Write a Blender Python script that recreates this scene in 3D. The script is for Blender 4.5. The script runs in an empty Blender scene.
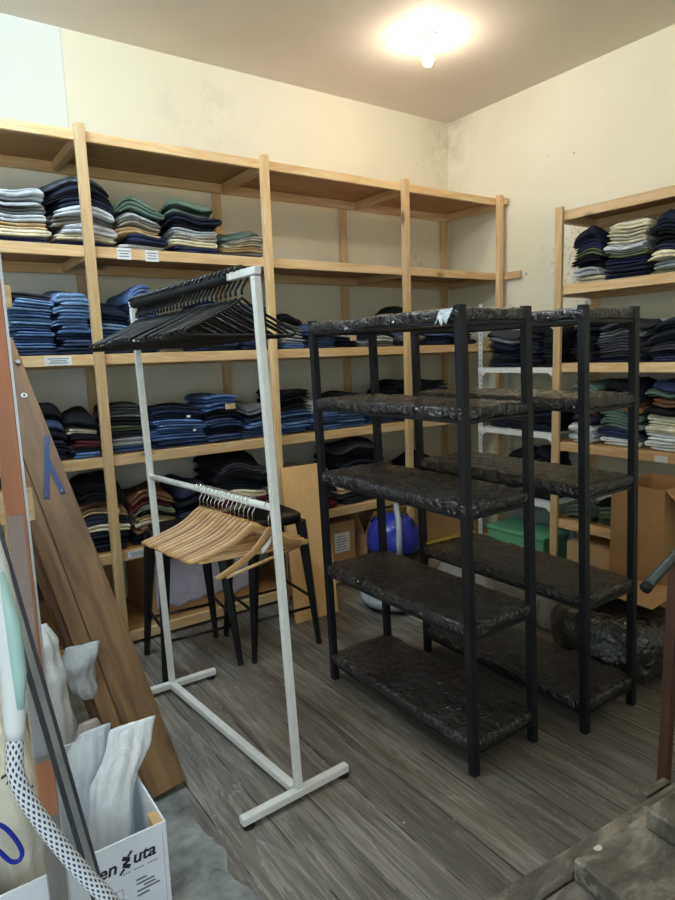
import bpy, math, random
from mathutils import Vector, Matrix, noise
PI = math.pi
sc = bpy.context.scene
COL = sc.collection

# ------------------------------------------------------------------ helpers
def lin(c):
    return tuple(((v/255)/12.92 if v/255 <= .04045 else ((v/255+.055)/1.055)**2.4) for v in c) + (1,)

class MB:
    """collects shapes and links them as ONE mesh object"""
    def __init__(s): s.v=[]; s.f=[]; s.uv={}
    def add(s, vs, fs):
        o=len(s.v); s.v+=[tuple(p) for p in vs]; s.f+=[tuple(i+o for i in f) for f in fs]; return s
    def box(s, x0,x1,y0,y1,z0,z1):
        return s.add([(x0,y0,z0),(x1,y0,z0),(x1,y1,z0),(x0,y1,z0),(x0,y0,z1),(x1,y0,z1),(x1,y1,z1),(x0,y1,z1)],
                     [(0,3,2,1),(4,5,6,7),(0,1,5,4),(1,2,6,5),(2,3,7,6),(3,0,4,7)])
    def par(s, o,u,v,w):
        o,u,v,w=map(Vector,(o,u,v,w))
        if u.cross(v).dot(w)<0: u,v=v,u
        return s.add([o,o+u,o+u+v,o+v,o+w,o+u+w,o+u+v+w,o+v+w],
                     [(0,3,2,1),(4,5,6,7),(0,1,5,4),(1,2,6,5),(2,3,7,6),(3,0,4,7)])
    def bar(s, p,q,w,h=None,up=(0,1,0)):
        """square bar from p to q"""
        h=h or w; p,q=Vector(p),Vector(q); d=(q-p).normalized(); up=Vector(up)
        if abs(d.dot(up))>.95: up=Vector((1,0,0))
        a=d.cross(up).normalized(); b=a.cross(d).normalized()
        return s.par(p-a*w/2-b*h/2, a*w, b*h, q-p)
    def tube(s, pts, r, n=8, closed=False, cap=True):
        pts=[Vector(p) for p in pts]; m=len(pts); rs=r if isinstance(r,(list,tuple)) else [r]*m
        o=len(s.v); ref=None; L=0
        for i,p in enumerate(pts):
            if closed: d=(pts[(i+1)%m]-pts[i-1])
            else: d=pts[min(i+1,m-1)]-pts[max(i-1,0)]
            d.normalize()
            if ref is None:
                ref=Vector((0,0,1)) if abs(d.z)<.9 else Vector((1,0,0))
            a=(ref-d*ref.dot(d)).normalized(); ref=a; b=d.cross(a)
            if i: L+=(pts[i]-pts[i-1]).length
            for k in range(n):
                t=2*PI*k/n; s.uv[len(s.v)]=(k/n, L); s.v.append(tuple(p+a*math.cos(t)*rs[i]+b*math.sin(t)*rs[i]))
        for i in range(m if closed else m-1):
            j=(i+1)%m
            for k in range(n):
                k2=(k+1)%n; s.f.append((o+i*n+k,o+i*n+k2,o+j*n+k2,o+j*n+k))
        if cap and not closed:
            s.f.append(tuple(o+k for k in reversed(range(n)))); s.f.append(tuple(o+(m-1)*n+k for k in range(n)))
        return s
    def lathe(s, prof, c=(0,0,0), n=24, axis=None):
        """prof: (radius, height); solid of revolution about a vertical line through c"""
        o=len(s.v); m=len(prof)
        for r,z in prof:
            for k in range(n):
                t=2*PI*k/n; s.v.append((c[0]+r*math.cos(t), c[1]+r*math.sin(t), c[2]+z))
        for i in range(m-1):
            for k in range(n):
                k2=(k+1)%n; s.f.append((o+i*n+k,o+i*n+k2,o+(i+1)*n+k2,o+(i+1)*n+k))
        s.f.append(tuple(o+k for k in reversed(range(n)))); s.f.append(tuple(o+(m-1)*n+k for k in range(n)))
        return s
    def loft(s, rings, n=28, amp=.0, freq=6, seed=0, fold=0):
        """rings: (x,y,z,rx,ry[,turn]) closed ends, crumpled by noise"""
        o=len(s.v); m=len(rings); sv=Vector((seed*7.3,seed*3.1,seed*1.7))
        for i,R in enumerate(rings):
            x,y,z,rx,ry=R[:5]; tr=R[5] if len(R)>5 else 0
            for k in range(n):
                t=2*PI*k/n; px,py=rx*math.cos(t),ry*math.sin(t)
                p=Vector((x+px*math.cos(tr)-py*math.sin(tr), y+px*math.sin(tr)+py*math.cos(tr), z))
                q=noise.noise(p*freq+sv)+.5*abs(noise.noise(p*freq*2.3+sv))
                q2=fold*math.sin(t*9+seed+3*noise.noise(p*4+sv))
                k3=amp*(q+q2)*min(1,(rx+ry)*8)
                c=Vector((x,y,z)); d=(p-c); 
                if d.length>1e-6: p=p+d.normalized()*k3
                p.z+=amp*.5*noise.noise(p*freq+sv*2)*(0 if i in(0,) else 1)
                s.v.append(tuple(p))
        for i in range(m-1):
            for k in range(n):
                k2=(k+1)%n; s.f.append((o+i*n+k,o+i*n+k2,o+(i+1)*n+k2,o+(i+1)*n+k))
        s.f.append(tuple(o+k for k in reversed(range(n)))); s.f.append(tuple(o+(m-1)*n+k for k in range(n)))
        return s
    def sheet(s, fn, nu, nv, th=.002):
        """thin double-sided sheet from fn(u,v)->point, with thickness"""
        o=len(s.v); P=[[Vector(fn(i/nu,j/nv)) for j in range(nv+1)] for i in range(nu+1)]
        for side in (1,-1):
            for i in range(nu+1):
                for j in range(nv+1):
                    a=P[min(i+1,nu)][j]-P[max(i-1,0)][j]; b=P[i][min(j+1,nv)]-P[i][max(j-1,0)]
                    nn=a.cross(b); nn=nn.normalized() if nn.length>1e-9 else Vector((0,0,1))
                    s.v.append(tuple(P[i][j]+nn*th/2*side))
        K=(nu+1)*(nv+1); id=lambda i,j,q:o+q*K+i*(nv+1)+j
        for i in range(nu):
            for j in range(nv):
                s.f.append((id(i,j,0),id(i+1,j,0),id(i+1,j+1,0),id(i,j+1,0)))
                s.f.append((id(i,j,1),id(i,j+1,1),id(i+1,j+1,1),id(i+1,j,1)))
        for i in range(nu):
            s.f.append((id(i,0,0),id(i,0,1),id(i+1,0,1),id(i+1,0,0))); s.f.append((id(i,nv,0),id(i+1,nv,0),id(i+1,nv,1),id(i,nv,1)))
        for j in range(nv):
            s.f.append((id(0,j,0),id(0,j+1,0),id(0,j+1,1),id(0,j,1))); s.f.append((id(nu,j,0),id(nu,j,1),id(nu,j+1,1),id(nu,j+1,0)))
        return s
    def build(s, name, mat, parent=None, loc=(0,0,0), smooth=False, bevel=0, mats=None):
        """vertices are given in the parent's (or the world's) coordinates; loc becomes the object's origin"""
        me=bpy.data.meshes.new(name); L=Vector(loc)
        me.from_pydata([Vector(p)-L for p in s.v],[],s.f)
        if s.uv:
            uvl=me.uv_layers.new(name='UVMap')
            for poly in me.polygons:
                us=[s.uv.get(me.loops[l].vertex_index,(0,0)) for l in poly.loop_indices]
                wrap=max(u[0] for u in us)-min(u[0] for u in us)>.5
                for l,u in zip(poly.loop_indices,us): uvl.data[l].uv=(u[0]+1 if wrap and u[0]<.5 else u[0],u[1])
        for m in ([mat]+(mats or [])): me.materials.append(m)
        if smooth:
            for p in me.polygons: p.use_smooth=True
        me.update()
        o=bpy.data.objects.new(name,me); COL.objects.link(o); o.location=loc
        if parent: o.parent=parent
        if bevel:
            b=o.modifiers.new('bevel','BEVEL'); b.width=bevel; b.segments=2; b.limit_method='ANGLE'; b.angle_limit=.7
        return o

def tag(o,label,cat,group=None,kind=None):
    o['label']=label; o['category']=cat
    if group: o['group']=group
    if kind: o['kind']=kind
    return o
def thing(name,label,cat,loc=(0,0,0),rz=0,group=None):
    o=bpy.data.objects.new(name,None); COL.objects.link(o); o.location=loc; o.rotation_euler=(0,0,rz)
    o.empty_display_size=.05
    return tag(o,label,cat,group)
def dup(root,loc,rot=None,label=None):
    r=root.copy(); COL.objects.link(r); r.location=loc
    if rot is not None: r.rotation_euler=rot
    if label: r['label']=label
    for ch in list(root.children):
        c=ch.copy(); COL.objects.link(c); c.parent=r
        for g in list(ch.children):
            d=g.copy(); COL.objects.link(d); d.parent=c
    return r
def structure(o): o['kind']='structure'; return o

# ------------------------------------------------------------------ node materials
class NT:
    def __init__(s,name):
        s.m=bpy.data.materials.new(name); s.m.use_nodes=True; s.t=s.m.node_tree; s.t.nodes.clear()
        s.out=s.t.nodes.new('ShaderNodeOutputMaterial'); s.b=s.t.nodes.new('ShaderNodeBsdfPrincipled')
        s.t.links.new(s.b.outputs[0],s.out.inputs[0])
    def n(s,type,**kw):
        nd=s.t.nodes.new('ShaderNode'+type)
        for k,v in kw.items():
            if k in nd.inputs: s.set(nd.inputs[k],v)
            else: setattr(nd,k,v)
        return nd
    def set(s,inp,v):
        if isinstance(v,bpy.types.NodeSocket): s.t.links.new(v,inp)
        else: inp.default_value=v
    def coord(s,kind='Object'): return s.t.nodes.new('ShaderNodeTexCoord').outputs[kind]
    def mapping(s,vec,scale=(1,1,1),loc=(0,0,0),rot=(0,0,0)):
        nd=s.n('Mapping'); s.set(nd.inputs['Vector'],vec); nd.inputs['Scale'].default_value=scale; nd.inputs['Location'].default_value=loc; nd.inputs['Rotation'].default_value=rot
        return nd.outputs[0]
    def noise(s,vec,scale=5,detail=4,rough=.55,dist=0,col=False):
        nd=s.n('TexNoise'); s.set(nd.inputs['Vector'],vec)
        for k,v in (('Scale',scale),('Detail',detail),('Roughness',rough),('Distortion',dist)): s.set(nd.inputs[k],v)
        return nd.outputs['Color' if col else 'Fac']
    def math(s,op,a,b=0,c=0,clamp=False):
        nd=s.n('Math'); nd.operation=op; nd.use_clamp=clamp
        s.set(nd.inputs[0],a); s.set(nd.inputs[1],b); s.set(nd.inputs[2],c); return nd.outputs[0]
    def ramp(s,fac,stops,interp='LINEAR'):
        nd=s.n('ValToRGB'); nd.color_ramp.interpolation=interp; el=nd.color_ramp.elements
        while len(el)<len(stops): el.new(.5)
        for e,(p,c) in zip(el,stops):
            e.position=p; e.color=c if len(c)==4 else (c[0],c[1],c[2],1)
        s.set(nd.inputs[0],fac); return nd.outputs[0]
    def step(s,fac,a,b): return s.ramp(fac,[(a,(0,0,0,1)),(b,(1,1,1,1))])
    def mix(s,fac,a,b,mode='MIX'):
        nd=s.n('Mix'); nd.data_type='RGBA'; nd.blend_type=mode
        s.set(nd.inputs[0],fac); s.set(nd.inputs[6],a); s.set(nd.inputs[7],b); return nd.outputs[2]
    def sep(s,vec):
        nd=s.n('SeparateXYZ'); s.set(nd.inputs[0],vec); return nd.outputs
    def comb(s,x,y,z):
        nd=s.n('CombineXYZ'); s.set(nd.inputs[0],x); s.set(nd.inputs[1],y); s.set(nd.inputs[2],z); return nd.outputs[0]
    def bump(s,h,strength=.3,dist=.01):
        nd=s.n('Bump'); s.set(nd.inputs['Height'],h); nd.inputs['Strength'].default_value=strength; nd.inputs['Distance'].default_value=dist
        s.t.links.new(nd.outputs[0],s.b.inputs['Normal']); return nd
    def done(s,col,rough=.6,metal=0,**kw):
        s.set(s.b.inputs['Base Color'],col); s.set(s.b.inputs['Roughness'],rough); s.set(s.b.inputs['Metallic'],metal)
        for k,v in kw.items(): s.set(s.b.inputs[k],v)
        return s.m

def flat(name,c,rough=.6,metal=0,var=.12,bump=0,scale=12,**kw):
    t=NT(name); v=t.coord(); n=t.noise(v,scale,4)
    c=lin(c); lo=tuple(x*(1-var) for x in c[:3])+(1,); hi=tuple(min(1,x*(1+var)) for x in c[:3])+(1,)
    col=t.ramp(n,[(.3,lo),(.7,hi)])
    if bump: t.bump(t.noise(v,scale*6,3),bump,.004)
    return t.done(col,rough,metal,**kw)

def wood(name,light,dark,axis=2,rough=.55,ring=9,knots=True,rnd=True):
    t=NT(name); v=t.coord()
    if rnd:
        oi=t.n('ObjectInfo'); r=t.math('MULTIPLY',oi.outputs['Random'],37.0)
        va=t.n('VectorMath',operation='ADD'); t.set(va.inputs[0],v); t.set(va.inputs[1],t.comb(r,r,r)); v=va.outputs[0]
    s=[1,1,1]; s[axis]=.09
    mv=t.mapping(v,scale=tuple(s))
    n1=t.noise(mv,ring,5,.6,1.2); n2=t.noise(mv,ring*9,4,.6,.3)
    g=t.math('PINGPONG',t.math('MULTIPLY',n1,6.0),1.0)
    g=t.math('ADD',t.math('MULTIPLY',g,.4),t.math('MULTIPLY',n2,.6))
    col=t.ramp(g,[(.2,lin(light)),(.75,lin(dark))])
    if knots:
        s2=[1,1,1]; s2[axis]=.45; vo=t.n('TexVoronoi'); t.set(vo.inputs['Vector'],t.mapping(v,scale=tuple(s2))); vo.inputs['Scale'].default_value=4.5
        k=t.step(vo.outputs['Distance'],.05,.11); col=t.mix(k,lin(tuple(int(q*.62) for q in dark)),col)
    if rnd:
        hs=t.n('HueSaturation'); t.set(hs.inputs['Value'],t.math('MULTIPLY_ADD',oi.outputs['Random'],.28,.84)); t.set(hs.inputs['Color'],col); col=hs.outputs[0]
    t.bump(g,.12,.002)
    return t.done(col,rough)

PINE=[wood('pine_x',(238,210,164),(212,172,118),0),wood('pine_y',(236,206,158),(208,168,114),1),wood('pine_z',(240,212,166),(214,175,121),2)]
PLY=wood('pine_board',(196,158,108),(160,118,72),0,ring=6,knots=False)
PLANK=wood('stained_plank',(160,122,80),(92,64,38),2,ring=3.2)
PLANKD=wood('stained_plank_dark',(122,86,54),(92,62,38),2,ring=4)
HANGW=wood('hanger_wood',(224,186,130),(188,142,88),0,.35,ring=8,knots=False)
PANEL=wood('beech_panel',(240,196,134),(230,182,118),2,.45,ring=16,knots=False)
WHITE_METAL=flat('white_painted_steel',(242,240,233),.4,0,.06,.05,25)
BLACK_PAINT=flat('black_painted_steel',(17,20,28),.42,0,.15,.06,20)
GALV=None
BLACKPL=flat('black_plastic',(16,18,22),.38,0,.1)
CHROME=flat('chrome',(205,205,205),.22,1,.05)
STEEL=flat('worn_steel',(150,152,154),.38,.85,.18,.1,18)
STOOL=flat('stool_black_steel',(20,20,22),.35,.2,.1)
FOAM=flat('black_foam',(20,22,26),.75,0,.25,.3,14)
RUBBER=flat('black_rubber',(15,15,16),.7)
PAPER=flat('white_paper',(232,232,232),.7,0,.04)
INK=flat('grey_ink',(110,112,118),.7)
INKD=flat('black_ink',(38,40,44),.6)
BLUE=flat('blue_plastic',(36,48,150),.28,0,.06)
GREYPL=flat('grey_plastic',(168,172,176),.45,0,.06)
GREEN=flat('green_plastic',(104,170,130),.45,0,.08)
YELLOW=flat('yellow_tape',(206,170,60),.5,0,.12)
BLUECLIP=flat('blue_steel',(36,58,104),.4,.2,.1)
BRONZE=flat('bronze_drum',(120,92,66),.5,.3,.15)
MINT=flat('mint_plastic',(176,206,196),.4,0,.04)
WHITEPL=flat('white_plastic',(232,234,232),.35,0,.04)
BLUECORD=flat('blue_cord',(24,40,150),.5,0,.1)
PLASTER_PANEL=None

def cardboard(name,c):
    t=NT(name); v=t.coord(); n=t.noise(v,3,4); w=t.n('TexWave'); t.set(w.inputs['Vector'],t.mapping(v,(1,1,1))); w.inputs['Scale'].default_value=60
    col=t.ramp(n,[(.3,lin(tuple(int(q*.9) for q in c))),(.7,lin(c))]); t.bump(w.outputs['Fac'],.04,.001)
    return t.done(col,.8)
CARD=cardboard('cardboard',(190,150,104)); CARDD=cardboard('dark_cardboard',(138,104,72)); CARDL=cardboard('pale_cardboard',(214,176,126)); CARDO=cardboard('orange_cardboard',(220,166,98))

def wrap_mat(name,base,rough,crease_glint,sc_=1.0):
    """dark board under crumpled clear film: the film is a glossy coat of its own, its milky creases hold glints put into the colour"""
    t=NT(name); v=t.coord()
    mv=t.mapping(v,(5*sc_,15*sc_,8*sc_),rot=(0,0,.45)); n1=t.noise(mv,1.7,2.0,.5,1.0); mv2=t.mapping(v,(15*sc_,6*sc_,8*sc_),rot=(0,0,.25)); n2=t.noise(mv2,1.8,2.0,.5,1.2)
    r1=t.math('ABSOLUTE',t.math('SUBTRACT',n1,.5)); r2=t.math('ABSOLUTE',t.math('SUBTRACT',n2,.5))
    h=t.math('ADD',r1,r2); t.bump(h,.35,.03)
    bp=t.n('Bump'); t.set(bp.inputs['Height'],h); bp.inputs['Strength'].default_value=1.0; bp.inputs['Distance'].default_value=.045
    t.t.links.new(bp.outputs[0],t.b.inputs['Coat Normal'])
    c1=t.ramp(r1,[(.0,(1,1,1,1)),(.012,(0,0,0,1))]); c2=t.ramp(r2,[(.0,(1,1,1,1)),(.012,(0,0,0,1))])
    where=t.step(t.noise(v,7,3,.6),.48,.62)
    cre=t.math('MULTIPLY',t.math('MAXIMUM',c1,c2),where); bl=t.math('MULTIPLY',t.step(t.noise(v,11,4,.65),.52,.75),.03)  # pale lines along the creases, painted in as glints of the film
    fl=t.math('MULTIPLY',t.step(t.noise(v,40,2,.5),.735,.765),.8)
    m=t.math('MAXIMUM',t.math('MAXIMUM',t.math('MULTIPLY',cre,crease_glint),bl),fl)
    col=t.mix(m,lin(base),lin((165,163,160)))
    return t.done(col,rough,0,**{'Coat Weight':1.0,'Coat Roughness':.06,'Coat IOR':1.6})
WRAP=wrap_mat('black_wrapped_board',(13,14,20),.35,.34)
BAGBLACK=wrap_mat('black_bag_plastic',(24,24,26),.35,.3,.6)

def bagmat(name,c,alpha=1.0,rough=.35,trans=0.0):
    t=NT(name); v=t.coord(); n1=t.noise(t.mapping(v,(9,9,4)),3,5,.6,1.5); t.bump(n1,.7,.012)
    col=t.ramp(n1,[(.3,lin(tuple(int(q*.93) for q in c))),(.7,lin(c))])
    return t.done(col,rough,0,Alpha=alpha,**{'Transmission Weight':trans})
BAGW=bagmat('white_bag_plastic',(248,250,252)); BAGT=bagmat('milky_bag_plastic',(232,236,240),.8); BAGC=bagmat('clear_bag_plastic',(196,190,182),.6,.18); BAGP=bagmat('pinkish_bag_plastic',(206,192,184),.85,.25)
CANVAS=bagmat('canvas_bag',(236,228,208),1,.8)
LILAC=bagmat('lilac_film',(196,190,206),1,.3)

def cloth(name,c,c2=None,stripe=0,wear=.35):
    t=NT(name); v=t.coord(); oi=t.n('ObjectInfo')
    va=t.n('VectorMath',operation='ADD'); t.set(va.inputs[0],v); r=t.math('MULTIPLY',oi.outputs['Random'],53.0); t.set(va.inputs[1],t.comb(r,r,r)); v2=va.outputs[0]
    n=t.noise(v2,9,5,.6,.8); f=t.noise(v2,170,2,.5)
    lo=tuple(int(q*(1-wear*.55)) for q in c); hi=tuple(min(255,int(q*(1+wear*.35)+8*wear)) for q in c)
    col=t.ramp(n,[(.32,lin(lo)),(.5,lin(c)),(.7,lin(hi))])
    rb=t.math('MULTIPLY_ADD',oi.outputs['Random'],.5,.75)
    hs=t.n('HueSaturation'); t.set(hs.inputs['Value'],rb); t.set(hs.inputs['Color'],col); col=hs.outputs[0]
    col=t.mix(t.math('MULTIPLY',t.step(f,.5,.7),.12),col,lin(tuple(min(255,q+40) for q in c)))
    t.bump(t.math('ADD',t.math('MULTIPLY',n,1.0),t.math('MULTIPLY',f,.15)),.5,.012)
    return t.done(col,.92,0,**{'Specular IOR Level':.2})
CL={ # code: (material colour, words, denim?)
'N':((34,38,54),'navy'),'K':((23,24,29),'black'),'B':((82,108,150),'mid-blue'),'L':((126,158,198),'light blue'),'D':((50,64,92),'dark blue'),
'G':((186,190,194),'light grey'),'g':((118,118,120),'grey'),'C':((222,212,184),'cream'),'T':((196,170,130),'tan'),'E':((92,110,98),'green'),
'O':((98,106,80),'olive green'),'W':((216,216,212),'white'),'R':((82,32,38),'dark red'),'M':((112,80,56),'brown'),'S':((62,62,68),'charcoal'),
'P':((158,150,140),'greige'),'U':((42,48,76),'royal navy')}
CLM={k:cloth('cloth_'+v[1].replace(' ','_').replace('-','_'),v[0]) for k,v in CL.items()}
BULB_E=165; B2_E=350; DAY_E=32; TUBE_E=175; TLX,TLY=.05,2.35; B2X,B2Y=1.45,1.75; EXPO=0.42

# ------------------------------------------------------------------ the room (metres; x along the back wall, y towards it)
RX,BY,CZ = 3.86,3.85,3.285
LX,FY = -2.2,-1.35
def wall_mat():
    t=NT('cream_plaster'); v=t.coord(); x,y,z=t.sep(v)
    n=t.noise(v,1.6,5,.6); n2=t.noise(v,9,5,.65)
    col=t.ramp(n,[(.3,lin((237,230,204))),(.7,lin((243,237,214)))])
    # bluish-white panel on the stretch of wall beside x<0.955
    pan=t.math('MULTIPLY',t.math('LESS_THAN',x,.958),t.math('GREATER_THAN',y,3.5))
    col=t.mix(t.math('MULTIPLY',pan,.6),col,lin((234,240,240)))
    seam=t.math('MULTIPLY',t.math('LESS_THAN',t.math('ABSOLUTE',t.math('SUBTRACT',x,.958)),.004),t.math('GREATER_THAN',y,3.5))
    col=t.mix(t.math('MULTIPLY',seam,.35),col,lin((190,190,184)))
    # brown damp stain running down the corner from the ceiling
    d=t.n('VectorMath',operation='DISTANCE'); t.set(d.inputs[0],t.mapping(v,(1,1,.55))); d.inputs[1].default_value=(RX,BY,CZ*.55)
    st=t.math('MULTIPLY',t.math('SUBTRACT',1.0,t.math('MULTIPLY',d.outputs['Value'],2.6),clamp=True),t.step(n2,.38,.62))
    col=t.mix(t.math('MULTIPLY',st,.5),col,lin((176,150,104)))
    # rough patches where plaster has flaked
    def patch(c,k,amt,colr):
        global _
        dd=t.n('VectorMath',operation='DISTANCE'); t.set(dd.inputs[0],v); dd.inputs[1].default_value=c
        return t.math('MULTIPLY',t.math('SUBTRACT',1.0,t.math('MULTIPLY',dd.outputs['Value'],k),clamp=True),amt)
    fl=t.step(t.noise(v,22,5,.7),.55,.60)
    for c,k in (((RX,2.62,2.12),2.6),((3.5,BY,2.13),5.5)):
        m=t.math('MULTIPLY',patch(c,k,1.6,None),fl,clamp=True)
        col=t.mix(m,col,lin((206,196,172)))
    # grey scuff on the back wall under the ceiling
    gs=t.math('MULTIPLY',patch((1.75,BY,3.0),2.2,1.2,None),t.step(t.noise(v,5,5,.7),.5,.64),clamp=True)
    col=t.mix(t.math('MULTIPLY',gs,.3),col,lin((196,198,194)))
    # nail holes and chips
    vo=t.n('TexVoronoi'); t.set(vo.inputs['Vector'],v); vo.inputs['Scale'].default_value=3.2
    hole=t.math('LESS_THAN',vo.outputs['Distance'],.032)
    col=t.mix(t.math('MULTIPLY',hole,.7),col,lin((110,100,84)))
    h=t.math('ADD',t.math('MULTIPLY',n2,.4),t.math('MULTIPLY',fl,.03))
    t.bump(h,.12,.01)
    return t.done(col,.75)
def ceil_mat():
    t=NT('ceiling_paint'); v=t.coord(); n=t.noise(v,1.1,4)
    col=t.ramp(n,[(.3,lin((226,219,208))),(.7,lin((234,228,218)))]); t.bump(t.noise(v,14,4),.05,.01)
    return t.done(col,.7)
def floor_mat():
    t=NT('plank_floor'); v=t.coord(); x,y,z=t.sep(v)
    W=.157; off=.0705
    q=t.math('DIVIDE',t.math('ADD',x,W-off+1.57),W); pid=t.math('FLOOR',q); fr=t.math('FRACT',q)
    wn=t.n('TexWhiteNoise',noise_dimensions='1D'); t.set(wn.inputs['W'],pid); r=wn.outputs['Value']
    yy=t.math('ADD',y,t.math('MULTIPLY',r,31.0))
    g=t.noise(t.comb(t.math('MULTIPLY',x,1.0),t.math('MULTIPLY',yy,.07),r),26,6,.65,.5)
    g2=t.noise(t.comb(t.math('MULTIPLY',x,1.0),t.math('MULTIPLY',yy,.16),r),9,4,.55,.6)
    g3=t.noise(t.comb(x,t.math('MULTIPLY',yy,.045),r),85,4,.7,.6)
    rings=t.math('FRACT',t.math('MULTIPLY',g2,5.0))
    gg=t.math('ADD',t.math('ADD',t.math('MULTIPLY',g,.45),t.math('MULTIPLY',g3,.47)),t.math('MULTIPLY',rings,.08))
    col=t.ramp(gg,[(.32,lin((66,60,54))),(.49,lin((116,109,100))),(.66,lin((168,160,150)))])
    hs=t.n('HueSaturation'); t.set(hs.inputs['Value'],t.math('MULTIPLY_ADD',r,.4,.78)); t.set(hs.inputs['Color'],col); col=hs.outputs[0]
    big=t.noise(v,1.3,4,.6); col=t.mix(t.math('MULTIPLY',t.step(big,.45,.7),.3),col,lin((112,98,80)))
    ed=t.math('MINIMUM',fr,t.math('SUBTRACT',1.0,fr))
    seam=t.math('LESS_THAN',ed,.016)
    sn=t.step(t.noise(v,3.2,4,.6),.5,.62)
    col=t.mix(seam,col,t.mix(sn,lin((50,44,38)),lin((150,143,132))))
    # pale dust and plaster crumbs
    vo=t.n('TexVoronoi'); t.set(vo.inputs['Vector'],v); vo.inputs['Scale'].default_value=30
    cr=t.math('MULTIPLY',t.math('LESS_THAN',vo.outputs['Distance'],.085),t.step(t.noise(v,2.6,3),.47,.56))
    vo2=t.n('TexVoronoi'); t.set(vo2.inputs['Vector'],v); vo2.inputs['Scale'].default_value=7
    cr2=t.math('LESS_THAN',vo2.outputs['Distance'],.035)
    col=t.mix(t.math('MULTIPLY',t.math('MAXIMUM',cr,cr2),.75),col,lin((198,192,178)))
    # bare concrete where the boards end
    e=t.math('ADD',x,t.math('MULTIPLY',t.math('SUBTRACT',t.noise(v,4,4,.6),.5),.16))
    conc=t.math('MULTIPLY',t.math('LESS_THAN',e,.675),t.math('LESS_THAN',y,3.15))
    cn=t.noise(v,6,6,.65); ccol=t.ramp(cn,[(.32,lin((84,86,84))),(.5,lin((136,138,134))),(.68,lin((176,176,170)))])
    pit=t.step(t.noise(v,3.4,5,.6),.60,.63); ccol=t.mix(t.math('MULTIPLY',pit,.6),ccol,lin((80,84,82)))
    col=t.mix(conc,col,ccol)
    h=t.math('ADD',t.math('MULTIPLY',gg,.5),t.math('MULTIPLY',seam,-.6)); t.bump(h,.4,.006)
    return t.done(col,t.math('MULTIPLY_ADD',gg,.3,.42))
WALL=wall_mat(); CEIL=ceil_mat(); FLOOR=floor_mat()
structure(MB().box(LX-.1,RX+.1,FY-.1,BY+.1,-.1,0).build('floor',FLOOR))
structure(MB().box(LX-.1,RX+.1,FY-.1,BY+.1,CZ,CZ+.1).build('ceiling',CEIL))
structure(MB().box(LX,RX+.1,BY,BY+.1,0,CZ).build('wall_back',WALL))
structure(MB().box(RX,RX+.1,FY,BY,0,CZ).build('wall_right',WALL))
structure(MB().box(LX-.1,LX,FY,BY,0,CZ).build('wall_left',WALL))
# front wall behind the camera, with the shop window the daylight comes in by
WX0,WX1,WZ0,WZ1=-2.0,.3,.5,2.5
fw=MB(); fw.box(LX,RX,FY-.1,FY,0,WZ0); fw.box(LX,RX,FY-.1,FY,WZ1,CZ); fw.box(LX,WX0,FY-.1,FY,WZ0,WZ1); fw.box(WX1,RX,FY-.1,FY,WZ0,WZ1)
structure(fw.build('wall_front',WALL))
wf=MB(); t_=.05
for a in ((WX0,WX1,WZ0,WZ0+t_),(WX0,WX1,WZ1-t_,WZ1),(WX0,WX0+t_,WZ0+t_,WZ1-t_),(WX1-t_,WX1,WZ0+t_,WZ1-t_)): wf.box(a[0],a[1],FY-.08,FY-.03,a[2],a[3])
structure(wf.build('window_1',WHITE_METAL))

# ------------------------------------------------------------------ camera (fitted to the photograph's vanishing points)
def camera():
    yaw,pitch,roll=.60837834,.15005502,.033845
    f=Vector((math.sin(yaw)*math.cos(pitch),math.cos(yaw)*math.cos(pitch),-math.sin(pitch)))
    r=Vector((math.cos(yaw),-math.sin(yaw),0)); d=f.cross(r)
    r2=r*math.cos(roll)+d*math.sin(roll); d2=-r*math.sin(roll)+d*math.cos(roll)
    cd=bpy.data.cameras.new('camera'); c=bpy.data.objects.new('camera',cd); COL.objects.link(c)
    m=Matrix.Identity(4)
    for i in range(3): m[i][0]=r2[i]; m[i][1]=-d2[i]; m[i][2]=-f[i]
    m.translation=(0,0,1.5); c.matrix_world=m
    cd.sensor_fit='VERTICAL'; cd.sensor_height=36; cd.lens=632.777/900*36; cd.clip_start=.02
    sc.camera=c
camera()

# ------------------------------------------------------------------ light
bulb=thing('ceiling_bulb','bare glowing light bulb in a white socket above the back right corner','light bulb',(2.735,2.885,CZ))
MB().lathe([(.055,-.012),(.055,-.001)],n=28).build('ceiling_rose',WHITEPL,bulb,bevel=.003)
MB().lathe([(.022,-.062),(.026,-.05),(.026,-.013)],n=24).build('lamp_socket',WHITEPL,bulb,smooth=True)
bm_=NT('glowing_bulb'); bm_.b.inputs['Emission Color'].default_value=(1.0,.85,.64,1); bm_.b.inputs['Emission Strength'].default_value=BULB_E; bm_.done((1,1,1,1),.3)
MB().lathe([(.004,-.165),(.018,-.160),(.027,-.148),(.031,-.132),(.029,-.115),(.022,-.095),(.016,-.078),(.016,-.063)],n=28).build('glass_bulb',bm_.m,bulb,smooth=True)
def area(name,loc,rot,sx,sy,power,col):
    ld=bpy.data.lights.new(name,'AREA'); ld.shape='RECTANGLE'; ld.size=sx; ld.size_y=sy; ld.energy=power; ld.color=col
    o=bpy.data.objects.new(name,ld); COL.objects.link(o); o.location=loc; o.rotation_euler=rot; return o
area('window_daylight',((WX0+WX1)/2,FY-.12,(WZ0+WZ1)/2),(PI/2,0,0),WX1-WX0-.1,WZ1-WZ0-.1,DAY_E,(.72,.87,1.0))
w=bpy.data.worlds.new('world'); sc.world=w; w.use_nodes=True
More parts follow.
